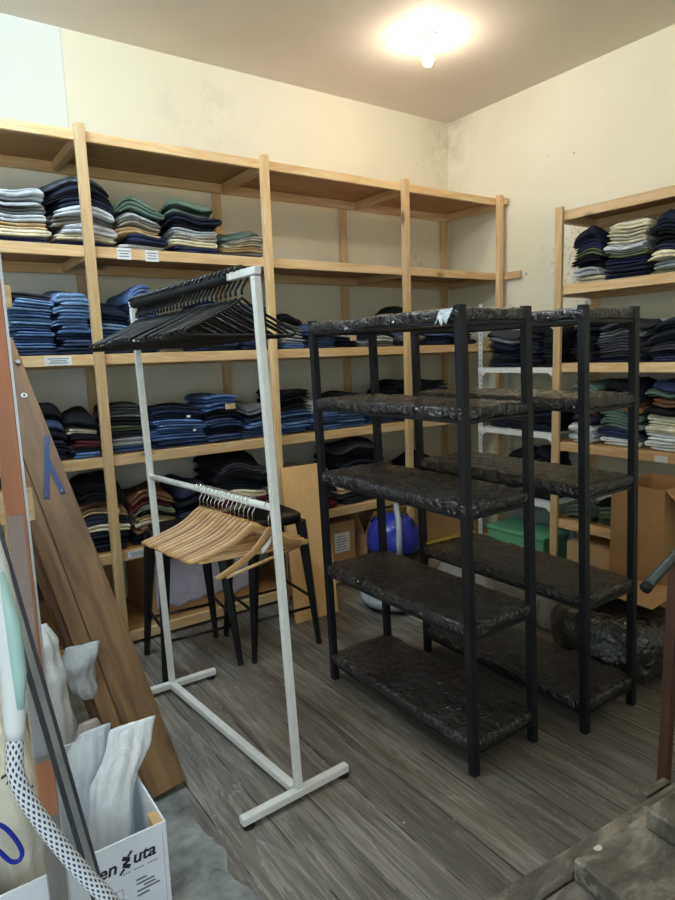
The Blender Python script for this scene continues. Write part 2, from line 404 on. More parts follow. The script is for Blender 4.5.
# second ceiling light of the room: a cool-white tube batten left of the camera
tl=thing('tube_light','cool white tube light on the ceiling left of the near boxes','ceiling light',(TLX,TLY,CZ))
MB().box(-.05,.05,-.62,.62,-.05,-.001).build('housing',WHITEPL,tl,bevel=.004)
tm_=NT('glowing_tube'); tm_.b.inputs['Emission Color'].default_value=(.60,.82,1.0,1); tm_.b.inputs['Emission Strength'].default_value=TUBE_E; tm_.done((1,1,1,1),.3)
MB().tube([(0,-.60,-.075),(0,.60,-.075)],.02,14).build('tube',tm_.m,tl,smooth=True)
for e in (-.605,.605): MB().box(-.02,.02,e-.012,e+.012,-.10,-.05).build('end_cap',WHITEPL,tl)
b2=dup(bulb,(B2X,B2Y,CZ),(0,0,0),'second bare light bulb on the ceiling nearer the camera')
for o in b2.children:
    if o.name.startswith('glass_bulb'):
        o.data=o.data.copy(); m2=bm_.m.copy(); m2.node_tree.nodes['Principled BSDF'].inputs['Emission Strength'].default_value=B2_E; o.data.materials[0]=m2
bg=w.node_tree.nodes['Background']; bg.inputs[0].default_value=(.62,.78,1,1); bg.inputs[1].default_value=.6
sc.view_settings.view_transform='Standard'; sc.view_settings.look='None'; sc.view_settings.gamma=1; sc.view_settings.use_curve_mapping=False
sc.view_settings.exposure=EXPO

# ------------------------------------------------------------------ wooden shelving along the back wall
def label_card(parent,x,z,y,w=.075,h=.05,axis='x',tilt=0):
    p=MB()
    if axis=='x':
        p.par((x-w/2,y-.0015,z-h/2),(w,0,tilt),(0,0,h),(0,.0015,0))
    else: p.par((y-.0015,x-w/2,z-h/2),(0,w,0),(0,0,h),(.0015,0,0))
    c=p.build('paper_label',PAPER,parent); c['label']='white paper shelf label with grey print'
    for k in range(3):
        q=MB(); ww=w*(.8,.62,.7)[k]; zz=z+h*(.25-.24*k)
        if axis=='x': q.par((x-ww/2,y-.0022,zz-.002),(ww,0,tilt*ww/w),(0,0,.004),(0,.0005,0))
        else: q.par((y-.0022,x-ww/2,zz-.002),(0,ww,0),(0,0,.004),(.0005,0,0))
        q.build('print_line',INK,c)
back=thing('shelving_unit','long pine shelving unit with five loaded shelves along the back wall','shelving',(0,0,0))
PX=[-.15,.83,1.808,2.843,3.757]; LV=[.07,.525-.008,1.025,1.54,2.057,2.585]
for x,xb in zip(PX,[-.05,.922,1.776,2.751,3.757]):
    MB().box(x,x+.046,3.232,3.268,0,2.605).build('front_post',PINE[2],back,(x,3.25,0),bevel=.003)
    MB().box(xb,xb+.046,3.80,3.84,0,2.58).build('back_post',PINE[2],back,(xb,3.82,0),bevel=.003)
for i,z in enumerate(LV):
    x1=3.815 if i!=4 else 3.845
    hb=.052 if i<5 else .048
    MB().box(PX[0],x1,3.27,3.296,z-hb,z).build('front_beam',PINE[0],back,(0,3.28,z),bevel=.002)
    MB().box(PX[0],x1,3.772,3.798,z-.07,z-.017).build('back_beam',PINE[0],back,(0,3.78,z),bevel=.002)
    for a,b in zip(PX[:-1],PX[1:]):
        MB().box(a+.024,min(b+.022,3.80),3.298,3.80,z-.016,z-.001).build('shelf_board',PLY,back,((a+b)/2,3.55,z))
    for x in PX:
        xb=min(x+.0,3.757); MB().box(x+.004,x+.042,3.298,3.77,z-.066,z-.018).build('cross_beam',PINE[1],back,(x,3.5,z),bevel=.002)
# side rails running past the corner post along the right-hand wall
MB().box(3.822,3.848,3.10,3.80,2.008,2.058).build('side_rail',PINE[1],back,(3.83,3.4,2.03),bevel=.002)
MB().box(3.806,3.848,3.225,3.80,2.54,2.588).build('side_rail',PINE[1],back,(3.83,3.4,2.56),bevel=.002)
for x,z in ((1.022,2.030),(1.163,2.027)): label_card(back,x,z,3.268,.07,.055)
label_card(back,.668,1.513,3.268,.12,.042); label_card(back,.965,.494,3.268,.10,.036)
# ------------------------------------------------------------------ wooden shelving on the right wall
rs=thing('shelving_unit','pine shelving unit on the right wall holding dark folded clothes','shelving',(3.45,2.5,0))
def R(mb,name,mat,loc,bevel=.002):  # world coordinates -> child of rs
    o=mb.build(name,mat,rs,loc,bevel=bevel); o.location=Vector(loc)-Vector((3.45,2.5,0)); return o
RL=[.395,.90,1.398,1.872,2.312]
for y in (2.462,.75):
    R(MB().box(3.422,3.447,y,y+.05,0,2.335),'front_post',PINE[2],(3.435,y,0),.003)
    R(MB().box(3.815,3.845,y,y+.05,0,2.32),'back_post',PINE[2],(3.83,y,0),.003)
for z in RL:
    R(MB().box(3.449,3.474,.70,2.518,z-.056,z),'front_beam',PINE[1],(3.46,1.6,z))
    R(MB().box(3.788,3.813,.70,2.518,z-.07,z-.017),'back_beam',PINE[1],(3.80,1.6,z))
    R(MB().box(3.476,3.813,.70,2.515,z-.016,z-.001),'shelf_board',PLY,(3.64,1.6,z))
    R(MB().box(3.476,3.786,2.468,2.508,z-.066,z-.018),'cross_beam',PINE[0],(3.64,2.49,z))
    R(MB().box(3.476,3.786,.756,.796,z-.066,z-.018),'cross_beam',PINE[0],(3.64,.77,z))
c=MB().box(3.4465,3.4485,1.775,1.85,.846,.882).build('paper_label',PAPER,rs,(3.447,1.81,.86)); c.location=Vector((3.447,1.81,.86))-Vector((3.45,2.5,0))
# ------------------------------------------------------------------ white perforated steel shelving in the corner
def perf():
    t=NT('perforated_white_steel'); v=t.coord(); x,y,z=t.sep(v)
    fz=t.math('ABSOLUTE',t.math('SUBTRACT',t.math('FRACT',t.math('DIVIDE',z,.036)),.5))
    hole=t.math('MULTIPLY',t.math('LESS_THAN',fz,.2),t.math('LESS_THAN',t.math('ABSOLUTE',y),.005))
    col=t.mix(t.math('MULTIPLY',hole,.8),lin((214,216,218)),lin((70,70,74))); return t.done(col,.4)
PERF=perf()
ms=thing('steel_rack','white perforated steel rack of navy clothes in the back right corner','shelving',(3.5,2.9,0))
def Mr(mb,name,mat,loc,bevel=0):
    o=mb.build(name,mat,ms,loc,bevel=bevel); o.location=Vector(loc)-Vector((3.5,2.9,0)); return o
for y in (3.18,2.545):
    for x in (3.498,3.82):
        m=MB(); m.box(x,x+.003,y-.018,y+.018,0,1.82); Mr(m,'upright',PERF,(x,y,0))
for z in (.47,.94,1.37):
    m=MB(); m.box(3.502,3.818,2.528,3.198,z-.006,z-.002); m.box(3.494,3.4975,2.528,3.198,z-.036,z-.002); Mr(m,'steel_shelf',WHITE_METAL,(3.66,2.88,z))
    for y,s in ((3.16,-1),(2.565,1)):
        m=MB(); o=len(m.v); pts=[(y,z-.037),(y+s*.03,z-.037),(y,z-.065)]
        m.add([(3.494,a,b) for a,b in pts]+[(3.497,a,b) for a,b in pts],[(0,1,2),(5,4,3),(0,3,4,1),(1,4,5,2),(2,5,3,0)])
        Mr(m,'gusset',WHITE_METAL,(3.495,y,z))
# ------------------------------------------------------------------ small shelving at the left edge
ls=thing('shelving_unit','half-hidden pine shelving unit behind the brown board at the left edge','shelving',(.1,2.6,0))
def Ls(mb,name,mat,loc,bevel=.002):
    o=mb.build(name,mat,ls,loc,bevel=bevel); o.location=Vector(loc)-Vector((.1,2.6,0)); return o
for x in (-.55,.285):
    for y in (2.352,2.585): Ls(MB().box(x,x+.042,y,y+.03,0,1.745),'post',PINE[2],(x,y,0))
for z in (.36,1.085,1.755):
    hb=.11 if z==1.085 else .07
    Ls(MB().box(-.6,.352,2.325,2.35,z-hb,z),'front_beam',PINE[0],(-.1,2.34,z)); Ls(MB().box(-.6,.352,2.617,2.64,z-.07,z),'back_beam',PINE[0],(-.1,2.8,z))
    Ls(MB().box(-.5,.28,2.352,2.60,z-.014,z-.001),'shelf_board',PLY,(-.1,2.6,z))

# ------------------------------------------------------------------ black steel racks with film-wrapped boards
def wrapped(w,d,h,seed,droop=0):
    """board wrapped in plastic film, long side along y; origin at its lower corner"""
    nx,ny=20,64; rnd=Vector((seed*5.1,seed*2.3,seed))
    prof=[]   # closed section in x-z: rounded corners
    r=h*.32
    def arc(cx,cz,a0): return [(cx+r*math.cos(a0+PI/2*k/3), cz+r*math.sin(a0+PI/2*k/3)) for k in range(4)]
    prof+=arc(w-r,h-r,0)
    prof+=[(w-r-(w-2*r)*k/nx,h) for k in range(1,nx)]
    prof+=arc(r,h-r,PI/2)+arc(r,r,PI)
    prof+=[(r+(w-2*r)*k/6,0) for k in range(1,6)]
    prof+=arc(w-r,r,1.5*PI)
    m=MB(); N=len(prof)
    ys=[0,.004]+[.012+(d-.024)*k/ny for k in range(ny+1)]+[d-.004,d]
    for j,y in enumerate(ys):
        sh=.55 if j in(0,len(ys)-1) else (.88 if j in (1,len(ys)-2) else 1)
        for x,z in prof:
            zz=h/2+(z-h/2)*sh; xx=w/2+(x-w/2)*(1-(1-sh)*.06)
            p=Vector((xx,y,zz)); q=noise.noise(Vector((xx*16,y*7,zz*16))+rnd); q2=noise.noise(Vector((xx*40+y*14,y*30,zz*40))+rnd)
            e=.006*q+.003*q2
            if z>h*.6: zz+=abs(e)*1.6
            elif z<h*.4: zz-=abs(q)*droop*(1 if x<w*.5 else .6)
            if x<w*.1: xx-=abs(e)*1.4
            if x>w*.9: xx+=abs(e)*1.4
            m.v.append((xx,y,zz))
    for j in range(len(ys)-1):
        for k in range(N):
            k2=(k+1)%N; m.f.append((j*N+k,(j+1)*N+k,(j+1)*N+k2,j*N+k2))
    m.f.append(tuple(range(N))); m.f.append(tuple((len(ys)-1)*N+k for k in reversed(range(N))))
    return m
def rack(label,x0,x1,y0,y1,seed,levels):
    t=thing('steel_rack',label,'shelving',(x0,y0,0),0,None)
    def lean(o,dz=0):   # the welded frame stands slightly out of true
        for v in o.data.vertices: v.co.x-=.019*(v.co.z+o.location.z); v.co.y+=.019*(v.co.z+o.location.z)
        return o
    W,D=x1-x0,y1-y0; p=.03
    for x in (0,W-p):
        for y in (0,D-p):
            lean(MB().box(x,x+p,y,y+p,0,1.645).build('post',BLACK_PAINT,t,(x,y,0),bevel=.002))
    for i,z in enumerate(levels):
        top=(i==len(levels)-1)
        hh=.042
        for y in (0,D-p):
            MB().box(p,W-p,y+.004,y+p-.004,z-hh-.010,z-hh+.002).build('end_rail',BLACK_PAINT,t,(W/2,y,z-hh),bevel=.002)
        for x in (0,W-p):
            MB().box(x+.004,x+p-.004,p,D-p,z-hh-.008,z-hh+.002).build('side_rail',BLACK_PAINT,t,(x,D/2,z-hh),bevel=.002)
        for o in list(t.children):
            if o.name.startswith(('end_rail','side_rail')) and abs(o.location.z-(z-hh))<1e-4 and not o.get('leant'): lean(o); o['leant']=1
        m=wrapped(W-.006 if not top else W,D-.008,hh,seed+i,.006)
        b=m.build('wrapped_board',WRAP,t,smooth=True); b.location=(.003 if not top else 0,.004,z-hh); lean(b)
        if top and seed==3:
            # loose tails of film over the top corner
            s=MB().sheet(lambda u,v:(-.006-.014*v-.03+.008*noise.noise(Vector((u*5,v*5,2))), p+.025+.06*u+.012*v, z-.002-.06*v*(.5+.5*abs(noise.noise(Vector((u*6,.3,8)))*2+.2))),12,8,.001)
            s.build('film_tail',BAGT,t,smooth=True)
    return t
LVS=[.125,.555,.985,1.31,1.635]
rackA=rack('black steel rack with five film-wrapped boards nearer the white rail',1.53,1.885,1.418,2.315,3,LVS)
rackB=rack('black steel rack with film-wrapped boards beside the black bag, farther from white rail',2.058,2.415,1.328,2.25,11,LVS)
# ------------------------------------------------------------------ white clothes rail
rail=thing('clothes_rail','white steel clothes rail on splayed feet holding black and wooden hangers','clothes rail',(.94,2.2,0))
def Wp(mb,name,mat,**k):
    o=mb.build(name,mat,rail,**k); o.location=-Vector((.94,2.2,0)); return o
N0,N1=Vector((.984,1.716,.044)),Vector((.937,1.748,1.742)); F0,F1=Vector((.901,2.684,.044)),Vector((.862,2.696,1.72))
s_=.025
Wp(MB().bar(N0,N1,s_),'upright',WHITE_METAL,bevel=.003); Wp(MB().bar(F0,F1,s_),'upright',WHITE_METAL,bevel=.003)
Wp(MB().bar(N1+Vector((0,-.018,.016)),F1+Vector((0,.018,.016)),.024,.024,up=(1,0,0)),'top_bar',WHITE_METAL,bevel=.003)
T0_=N1+Vector((0,-.018,.016)); T1_=F1+Vector((0,.018,.016))
sl=Wp(MB().tube([T0_.lerp(T1_,.17+.80*k/24)+Vector((.002*math.sin(k*2.1),0,.0015*math.sin(k*1.3))) for k in range(25)],[.0195+.0012*math.sin(k*1.7) for k in range(25)],14),'foam_sleeve',FOAM,smooth=True); sl['label']='black foam sleeve'
la,lb=N0.lerp(N1,.575)+Vector((0,.014,0)),F0.lerp(F1,.572)-Vector((0,.014,0))
Wp(MB().tube([la,lb],.012,12),'lower_bar',WHITE_METAL,smooth=True)
Wp(MB().bar((.978,1.732,.028),(.901,2.67,.028),.027,.030,up=(1,0,0)),'floor_bar',WHITE_METAL,bevel=.003)
Wp(MB().bar((.760,1.702,.028),(1.190,1.718,.028),.028,.030),'foot',WHITE_METAL,bevel=.004); Wp(MB().bar((.668,2.690,.028),(1.110,2.676,.028),.028,.030),'foot',WHITE_METAL,bevel=.004)
for p in ((.785,1.703),(1.17,1.717),(.69,2.689),(1.085,2.677)):
    Wp(MB().lathe([(.020,.0),(.022,.006),(.012,.009),(.006,.0095),(.006,.0125)],c=(p[0],p[1],0),n=16),'levelling_foot',RUBBER,smooth=True)
# ------------------------------------------------------------------ hangers
def arc(c,r,a0,a1,n): return [(c[0]+r*math.cos(a0+(a1-a0)*k/n),0,c[1]+r*math.sin(a0+(a1-a0)*k/n)) for k in range(n+1)]
def hook(rise=.05,r=.021):
    # origin: centre of the bar; hook hangs over it, stem goes down the middle
    return arc((0,0),r,PI*1.0-.25,-.55,10)+[(.006,0,-r-.010),(0,0,-r-.018),(0,0,-r-rise)]
def black_hanger(label):
    t=thing('clothes_hanger',label,'hanger')
    L,H0,H1=.205,-.075,-.165
    pts=[(0,0,H0+.004)]+[(L*.92*k/6,0,H0+(H1-H0)*(k/6)**.9) for k in range(1,7)]
    pts+=[(L,0,H1-.008),(L*.985,0,H1-.018),(L*.93,0,H1-.022)]
    loop=pts+[(-x,0,z) for x,y,z in reversed(pts[1:])]
    MB().tube(loop,.0048,7,closed=True).build('frame',BLACKPL,t,smooth=True)
    MB().tube(hook(.036,.0255),.0042,7).build('hook',BLACKPL,t,smooth=True)
    return t
def wood_hanger(label):
    t=thing('wooden_hanger',label,'hanger')
    m=MB(); n=18; L=.222
    for k in range(-n,n+1):
        u=k/n; x=L*u; z=-.090-.085*abs(u)**1.15-.005*math.sin(abs(u)*PI*1.15)+.024*math.exp(-(u*4.2)**2); hw=.013+.006*math.exp(-(u*3)**2)-.004*abs(u)**6
        dy=.030*(abs(u)**2); th=.0055
        if abs(k)==n: hw*=.6
        for a in range(8):
            an=2*PI*a/8; m.v.append((x, dy+th*math.cos(an), z-hw+hw*math.sin(an)))
    for i in range(2*n):
        for a in range(8):
            b=(a+1)%8; m.f.append((i*8+a,i*8+b,(i+1)*8+b,(i+1)*8+a))
    m.f.append(tuple(reversed(range(8)))); m.f.append(tuple(2*n*8+a for a in range(8)))
    m.build('shoulder_bar',HANGW,t,smooth=True)
    MB().tube([(-.185,.020,-.185),(.185,.020,-.185)],.0055,8).build('trouser_bar',HANGW,t,smooth=True)
    MB().tube(hook(.05,.0185),.0019,7).build('hook',CHROME,t,smooth=True)
    return t
ORD=['zeroth','first','second','third','fourth','fifth','sixth','seventh','eighth','ninth','tenth','eleventh','twelfth','thirteenth','fourteenth','fifteenth','sixteenth','seventeenth','eighteenth','nineteenth','twentieth','twenty-first','twenty-second','twenty-third','twenty-fourth','twenty-fifth','twenty-sixth','twenty-seventh','twenty-eighth','twenty-ninth','thirtieth','thirty-first','thirty-second']
rnd=random.Random(5)
T0=N1+Vector((0,-.018,.016)); T1=F1+Vector((0,.018,.016))
NB=30; proto=None
for i in range(NB):
    f=.10+.86*(i/(NB-1))**.93
    p=T0.lerp(T1,f); rz=rnd.uniform(-.05,.05)+(.10*(1-i/NB)); ry=rnd.uniform(-.02,.02)
    lab='black plastic hanger on the top bar of the white rail, '+ORD[i+1]+' from its near end'
    if i==0: proto=black_hanger(lab); proto['group']='black hangers on the top bar'; proto.location=p; proto.rotation_euler=(0,ry,rz)
    else: dup(proto,p,(0,ry,rz),lab)
NW=15
# wooden hangers keep their own spacing; the foremost one has swung round
for i in range(NW):
    f=.135+.40*((i-1)/(NW-2)) if i else .03
    p=la.lerp(lb,f); rz=rnd.uniform(-.025,.025)-.10*(1-i/(NW-1)); ry=rnd.uniform(-.015,.015)
    if i==0: rz=.38
    lab='pale wooden hanger on the lower bar of the white rail, '+ORD[i+1]+' from its near end'
    if i==0:
        proto=wood_hanger(lab); proto['group']='wooden hangers on the lower bar'; proto.location=p; proto.rotation_euler=(0,ry,rz)
        tg=None
    else: dup(proto,p,(0,ry,rz),lab)

wh=[o for o in COL.objects if o.name=='wooden_hanger'][0]
tg=MB().sheet(lambda u,v:(-.055+.05*u,-.012-.004*math.sin(u*3),-.095-.012*u*0-.018*v-.03*(1-u)),4,3,.0008).build('size_tag',PAPER,wh); tg['label']='white paper tag'
PATCH={('L4',4,6):(.05,'W',.02,.012),('L4',4,3):(.08,'W',.018,.01),('L4',5,4):(.03,'T',.06,.03),('L3',9,2):(.02,'T',.05,.04),('L5',2,5):(.06,'W',.03,.02)}
STACKS=[
('L2',1,0.552,3.3,0.297,0.265,'UCTGgGG','r'),
('L2',2,0.861,3.3,0.296,0.335,'UCGPGNKNS','m'),
('L2',3,1.141,3.3,0.251,0.253,'WUTPGE','m'),
('L2',4,1.42,3.3,0.282,0.298,'UCPGKNEE','m'),
('L2',5,1.72,3.3,0.281,0.153,'gTCPE','m'),
('L3',1,0.583,3.3,0.203,0.302,'DBBBBLBLLS','f'),
('L3',2,0.769,3.3,0.176,0.327,'DDDBLBLL','r'),
('L3',3,0.968,3.3,0.159,0.269,'DDBLDN','r'),
('L3',4,1.122,3.3,0.163,0.333,'DDBDBB','r'),
('L3',5,1.552,3.3,0.206,0.281,'DDBD','f'),
('L3',6,1.791,3.3,0.235,0.263,'DDD','f'),
('L3',7,2.022,3.3,0.176,0.208,'BGGgK','m'),
('L3',8,2.234,3.3,0.21,0.137,'DDNB','m'),
('L3',9,2.437,3.3,0.151,0.117,'KNKg','m'),
('L3',10,2.682,3.3,0.288,0.142,'gGKK','m'),
('L3',11,2.968,3.3,0.246,0.269,'NgBNKK','m'),
('L3',12,3.237,3.3,0.255,0.134,'DDBD','f'),
('L3',13,3.494,3.3,0.219,0.177,'NKDN','m'),
('L4',1,0.614,3.3,0.145,0.292,'DNKDK','m'),
('L4',2,0.773,3.3,0.159,0.236,'BSRKCKK','m'),
('L4',3,0.989,3.3,0.202,0.25,'BgSOKgS','f'),
('L4',4,1.272,3.3,0.302,0.219,'DDBBBBNDN','f'),
('L4',5,1.539,3.3,0.205,0.267,'DNDKBB','f'),
('L4',6,1.752,3.3,0.199,0.2,'BDBDKg','m'),
('L4',7,2.015,3.3,0.201,0.267,'BBDBKKKK','f'),
('L4',8,2.243,3.3,0.199,0.184,'BDBBGG','f'),
('L4',9,2.473,3.3,0.212,0.22,'DBBNKK','f'),
('L4',10,2.709,3.3,0.226,0.165,'BDBNK','f'),
('L4',11,2.957,3.3,0.232,0.273,'DBDKKK','f'),
('L4',12,3.211,3.3,0.237,0.268,'DDKNK','f'),
('L5',1,0.434,3.3,0.14,0.341,'NKMTN','m'),
('L5',2,0.828,3.3,0.252,0.393,'NNNCNTMKKK','m'),
('L5',3,1.089,3.3,0.248,0.28,'NNMCTKORM','m'),
('L5',4,1.329,3.3,0.197,0.311,'KTNKKN','m'),
('L5',5,1.619,3.3,0.351,0.419,'KRCRCNKKSK','m'),
('L5',6,1.928,3.3,0.193,0.257,'SKRCK','m'),
('L5',7,2.17,3.3,0.245,0.282,'RMKTT','m'),
('L5',8,2.525,3.3,0.413,0.406,'KSTTTDNKKS','m'),
('L5',9,2.884,3.3,0.205,0.147,'KSMK','m'),
('L5',10,3.14,3.3,0.267,0.238,'RTTTRK','m'),
('R2',1,3.48,2.352,0.195,0.335,'CGKKOUNN','m'),
('R2',2,3.48,2.106,0.271,0.335,'NNUOGCCC','m'),
('R2',3,3.48,1.841,0.224,0.335,'OGCUKKNN','m'),
('R3',1,3.48,2.364,0.145,0.272,'NKNKNKNK','m'),
('R3',2,3.48,2.121,0.299,0.256,'USSSSgSS','m'),
('R3',3,3.48,1.838,0.219,0.238,'UNSSKSKN','m'),
('R4',1,3.48,2.342,0.182,0.38,'GWNMOE','m'),
('R4',2,3.48,2.099,0.265,0.395,'WUEEMSK','m'),
('R4',3,3.48,1.818,0.25,0.41,'WWCCKMEU','m'),
('R5',1,3.48,2.361,0.203,0.093,'EEE','m'),
('R5',2,3.48,2.091,0.31,0.161,'EOEK','m'),
('M1',1,3.53,3.039,0.27,0.263,'NKNNKNNgS','m'),
('M1',2,3.53,2.804,0.165,0.278,'KNKNNKNK','m'),
('M1',3,3.53,2.636,0.139,0.269,'NKNNKNK','m'),
('M2',1,3.53,3.085,0.177,0.161,'NNKN','m'),
('M2',2,3.53,2.871,0.215,0.22,'KNKNN','m'),
('M2',3,3.53,2.664,0.167,0.254,'NKNKK','m'),
('M3',1,3.53,2.906,0.23,0.334,'KNKKNKK','m'),
('M3',2,3.53,2.685,0.179,0.36,'KNKKNK','m'),
('X1',1,0.15,2.345,0.25,0.30,'NKNNK','m'),
('X2',1,0.13,2.37,0.22,0.10,'DLB','m'),
]

# ------------------------------------------------------------------ folded clothes: every garment its own object
SZ={'L2':2.057,'L3':1.54,'L4':1.025,'L5':.517,'R2':1.872,'R3':1.398,'R4':.90,'R5':.395,'X1':1.0865,'X2':.5625,'M1':1.368,'M2':.938,'M3':.468}
SN={'X1':'half-hidden left shelf','X2':'orange cardboard box','L2':'second back shelf','L3':'third back shelf','L4':'fourth back shelf','L5':'fifth back shelf','R2':'top right-wall shelf','R3':'second right-wall shelf','R4':'third right-wall shelf','R5':'lowest right-wall shelf','M1':'upper steel shelf','M2':'middle steel shelf','M3':'lower steel shelf'}
def folded(w,d,h,n,side,seed,open_=0):
    """cloth folded n layers thick; folds at the sides (side) or at the front; front is y=0, bottom z=0"""
    if not side: w_,d_=d,w
    else: w_,d_=w,d
    r=random.Random(seed); t=h/n; a=t*.47; cen=[]
    for k in range(n):
        zc=(k+.5)*t; sgn=1 if k%2==0 else -1
        ins0=t*.5; x0=-sgn*(w_/2-ins0); x1=sgn*(w_/2-ins0)
        if k==0: x0+=sgn*r.uniform(0,.02)
        if k==n-1: x1-=sgn*r.uniform(.0,.03)
        for j in range(9):
            u=j/8; cen.append((x0+(x1-x0)*u,zc,0.0,1.0*sgn))
        if k<n-1:
            cx=x1; cz=zc+t/2; bul=r.uniform(.8,1.25)
            for j in range(1,6):
                an=-PI/2+PI*j/6; cen.append((cx+sgn*math.cos(an)*t/2*bul, cz+math.sin(an)*t/2, 0,0))
    # normals from the path itself
    P=[(c[0],c[1]) for c in cen]; L=[];Rr=[]
    def side_pts(s):
        lf=[];rt=[]
        for i,(x,z) in enumerate(P):
            p0=P[max(i-1,0)];p1=P[min(i+1,len(P)-1)]; tx,tz=p1[0]-p0[0],p1[1]-p0[1]; l=math.hypot(tx,tz) or 1; nx,nz=-tz/l,tx/l
            e=a*s*(.5 if i in(0,len(P)-1) else 1)
            lf.append((x+nx*e,z+nz*e)); rt.append((x-nx*e,z-nz*e))
        return lf,rt
    m=MB(); ny=7; ys=[(0,.35),(.004,.85),(.012,1)]+[(.012+(d_-.024)*k/ny,1) for k in range(1,ny)]+[(d_-.012,1),(d_-.004,.85),(d_,.35)]
    Np=len(P); sv=Vector((seed*1.37%91,seed*.73%57,seed*2.1%77))
    for y,s in ys:
        lf,rt=side_pts(s)
        for x,z in lf+rt[::-1]: m.v.append((x,y,z))
    K=2*Np
    for j in range(len(ys)-1):
        for k in range(K):
            k2=(k+1)%K; m.f.append((j*K+k,j*K+k2,(j+1)*K+k2,(j+1)*K+k))
    for k in range(Np-1):
        m.f.append((k,K-1-k,K-2-k,k+1)); o=(len(ys)-1)*K; m.f.append((o+k,o+k+1,o+K-2-k,o+K-1-k))
    out=[]
    for x,y,z in m.v:
        if not side: X,Y=(y-d_/2),(x+w_/2)
        else: X,Y=x,y
        q=Vector((X*7,Y*7,z*30))+sv
        out.append((X+.014*noise.noise(q*1.1), Y+.016*noise.noise(q*1.0+Vector((9,0,0))), max(0,min(h, z+t*.22*noise.noise(q*1.6)))))
    m.v=out
    return m
def heap(w,d,h,seed,n=30,rg=10):
    """crumpled, loosely folded cloth lying on a pile"""
    m=MB(); sv=Vector((seed*3.3%71,seed*1.9%53,seed*.7%31))
    rings=[(1,0),(1.03,.12),(1.0,.3),(.95,.5),(.86,.68),(.72,.82),(.54,.92),(.34,.98),(.15,1.0)]
    for rr,zz in rings:
        for k in range(n):
            t=2*PI*k/n; c,s=math.cos(t),math.sin(t); e=.45
            x=w/2*rr*math.copysign(abs(c)**e,c); y=d/2*rr*math.copysign(abs(s)**e,s)
            q=Vector((x*rg,y*rg,zz*h*rg))+sv
            f=noise.noise(q)+.6*(1-2*abs(noise.noise(q*1.7)))
            m.v.append((x*(1+.10*f*zz), d/2+y*(1+.10*f*zz), max(0,zz*h*(.86+.16*f)+ (0 if zz==0 else .0))))
    N=len(rings)
    for i in range(N-1):
        for k in range(n):
            k2=(k+1)%n; m.f.append((i*n+k,i*n+k2,(i+1)*n+k2,(i+1)*n+k))
    m.f.append(tuple(reversed(range(n)))); m.f.append(tuple((N-1)*n+k for k in range(n)))
    return m
PLACE=['bottom','second from bottom','third from bottom','fourth from bottom','fifth from bottom','sixth from bottom','seventh from bottom','eighth from bottom','ninth from bottom','tenth from bottom']
seed=100
for key,idx,cx,cy,w,h,items,style in STACKS:
    seed+=17; r=random.Random(seed); z0=SZ[key]+.0015; n=len(items)
    wts=[r.uniform(.8,1.25) for _ in items]
    if style in 'mr' and n>2: wts[-1]*=1.35
    tot=sum(wts); hs=[h*a/tot for a in wts]
    kx,ky,ph=r.uniform(4,9),r.uniform(3,7),r.uniform(0,6); amp=(.010 if style=='f' else .024); droop=(.012 if style=='f' else .03)
    D=.24 if key[0]=='X' else .36 if key[0] in 'LX' else (.29 if key[0]=='R' else .25)
    H=h; z=0
    for i,c in enumerate(items):
        hh=hs[i]; last=i==n-1
        gw=w*r.uniform(.90,1.0)*(1 if style!='m' else r.uniform(.92,1.03)); gd=D*r.uniform(.86,1.0)
        jx=r.uniform(-.008,.008)*(1 if style=='f' else 1.6); fy=r.uniform(0,.04); rot=r.uniform(-.07,.07)*(1 if style!='f' else .4)
        messy=(style in 'mr') and (last or (i==n-2 and r.random()<.4)) and r.random()<.62
        if c in 'TC' and not last: messy=False
        if messy: mb=heap(gw*1.0,gd,hh,seed+i*7,rg=r.uniform(8,13))
        else:
            side=(style=='r' and (i%2==1)) or (style=='m' and r.random()<.5) or (style=='f' and r.random()<.22)
            nl=max(2,min(4,int(round(hh/.019)))); 
            if not side and nl%2: nl+=1 if nl<4 else -1
            mb=folded(gw,gd,hh*.985,nl,side,seed+i*7)
        vs=[]
        for x,y,zz in mb.v:
            X=x*math.cos(rot)-y*math.sin(rot)+jx; Y=x*math.sin(rot)+y*math.cos(rot)+fy
            Z=z+zz; u=2*X/w; e=max(0,1-Y/.10)
            f=amp*math.sin(X*kx*3+ph)*math.cos(Y*ky*2)-droop*min(1.6,abs(u))**3-.35*droop*e*e
            vs.append((X,Y,Z*(1+f/H)))
        mb.v=vs; z+=hh
        word,den=CL[c][1],c in 'BLD'
        # local frame: x along the shelf seen from the front, y into the shelf
        name='folded_jeans' if den else ('folded_trousers' if c in 'NKTCUS' else 'folded_shirt')
        noun={'folded_jeans':'jeans','folded_trousers':'trousers','folded_shirt':'garment'}[name]
        o=mb.build(name,CLM[c],None,smooth=True)
        o.location=(cx,cy,z0) if key[0]=='L' else (cx,cy,z0)
        if key[0] not in 'LX': o.rotation_euler=(0,0,-PI/2)
        place='only piece' if n==1 else ('topmost' if last else PLACE[i])
        st={'X':'from the right','L':'from the left','R':'from post','M':'from corner'}[key[0]]
        tag(o,f'{word} folded {noun}, {place} in {ORD[idx]} stack {st}, {SN[key]}','clothing','folded clothes on the '+SN[key])
        # stitched patches and white tags that show
        if (key,idx,i) in PATCH:
            px,col,pw,phh=PATCH[(key,idx,i)]
            q=MB(); zc=(z-hh*.5)
            q.par((px-pw/2,fy-.010,zc-phh/2),(pw,0,0),(0,0,phh),(0,.006,0))
            p=q.build('waist_patch' if col!='W' else 'size_tag',CLM[col] if col!='W' else PAPER,o); p['label']='tan waist patch' if col!='W' else 'white size tag'

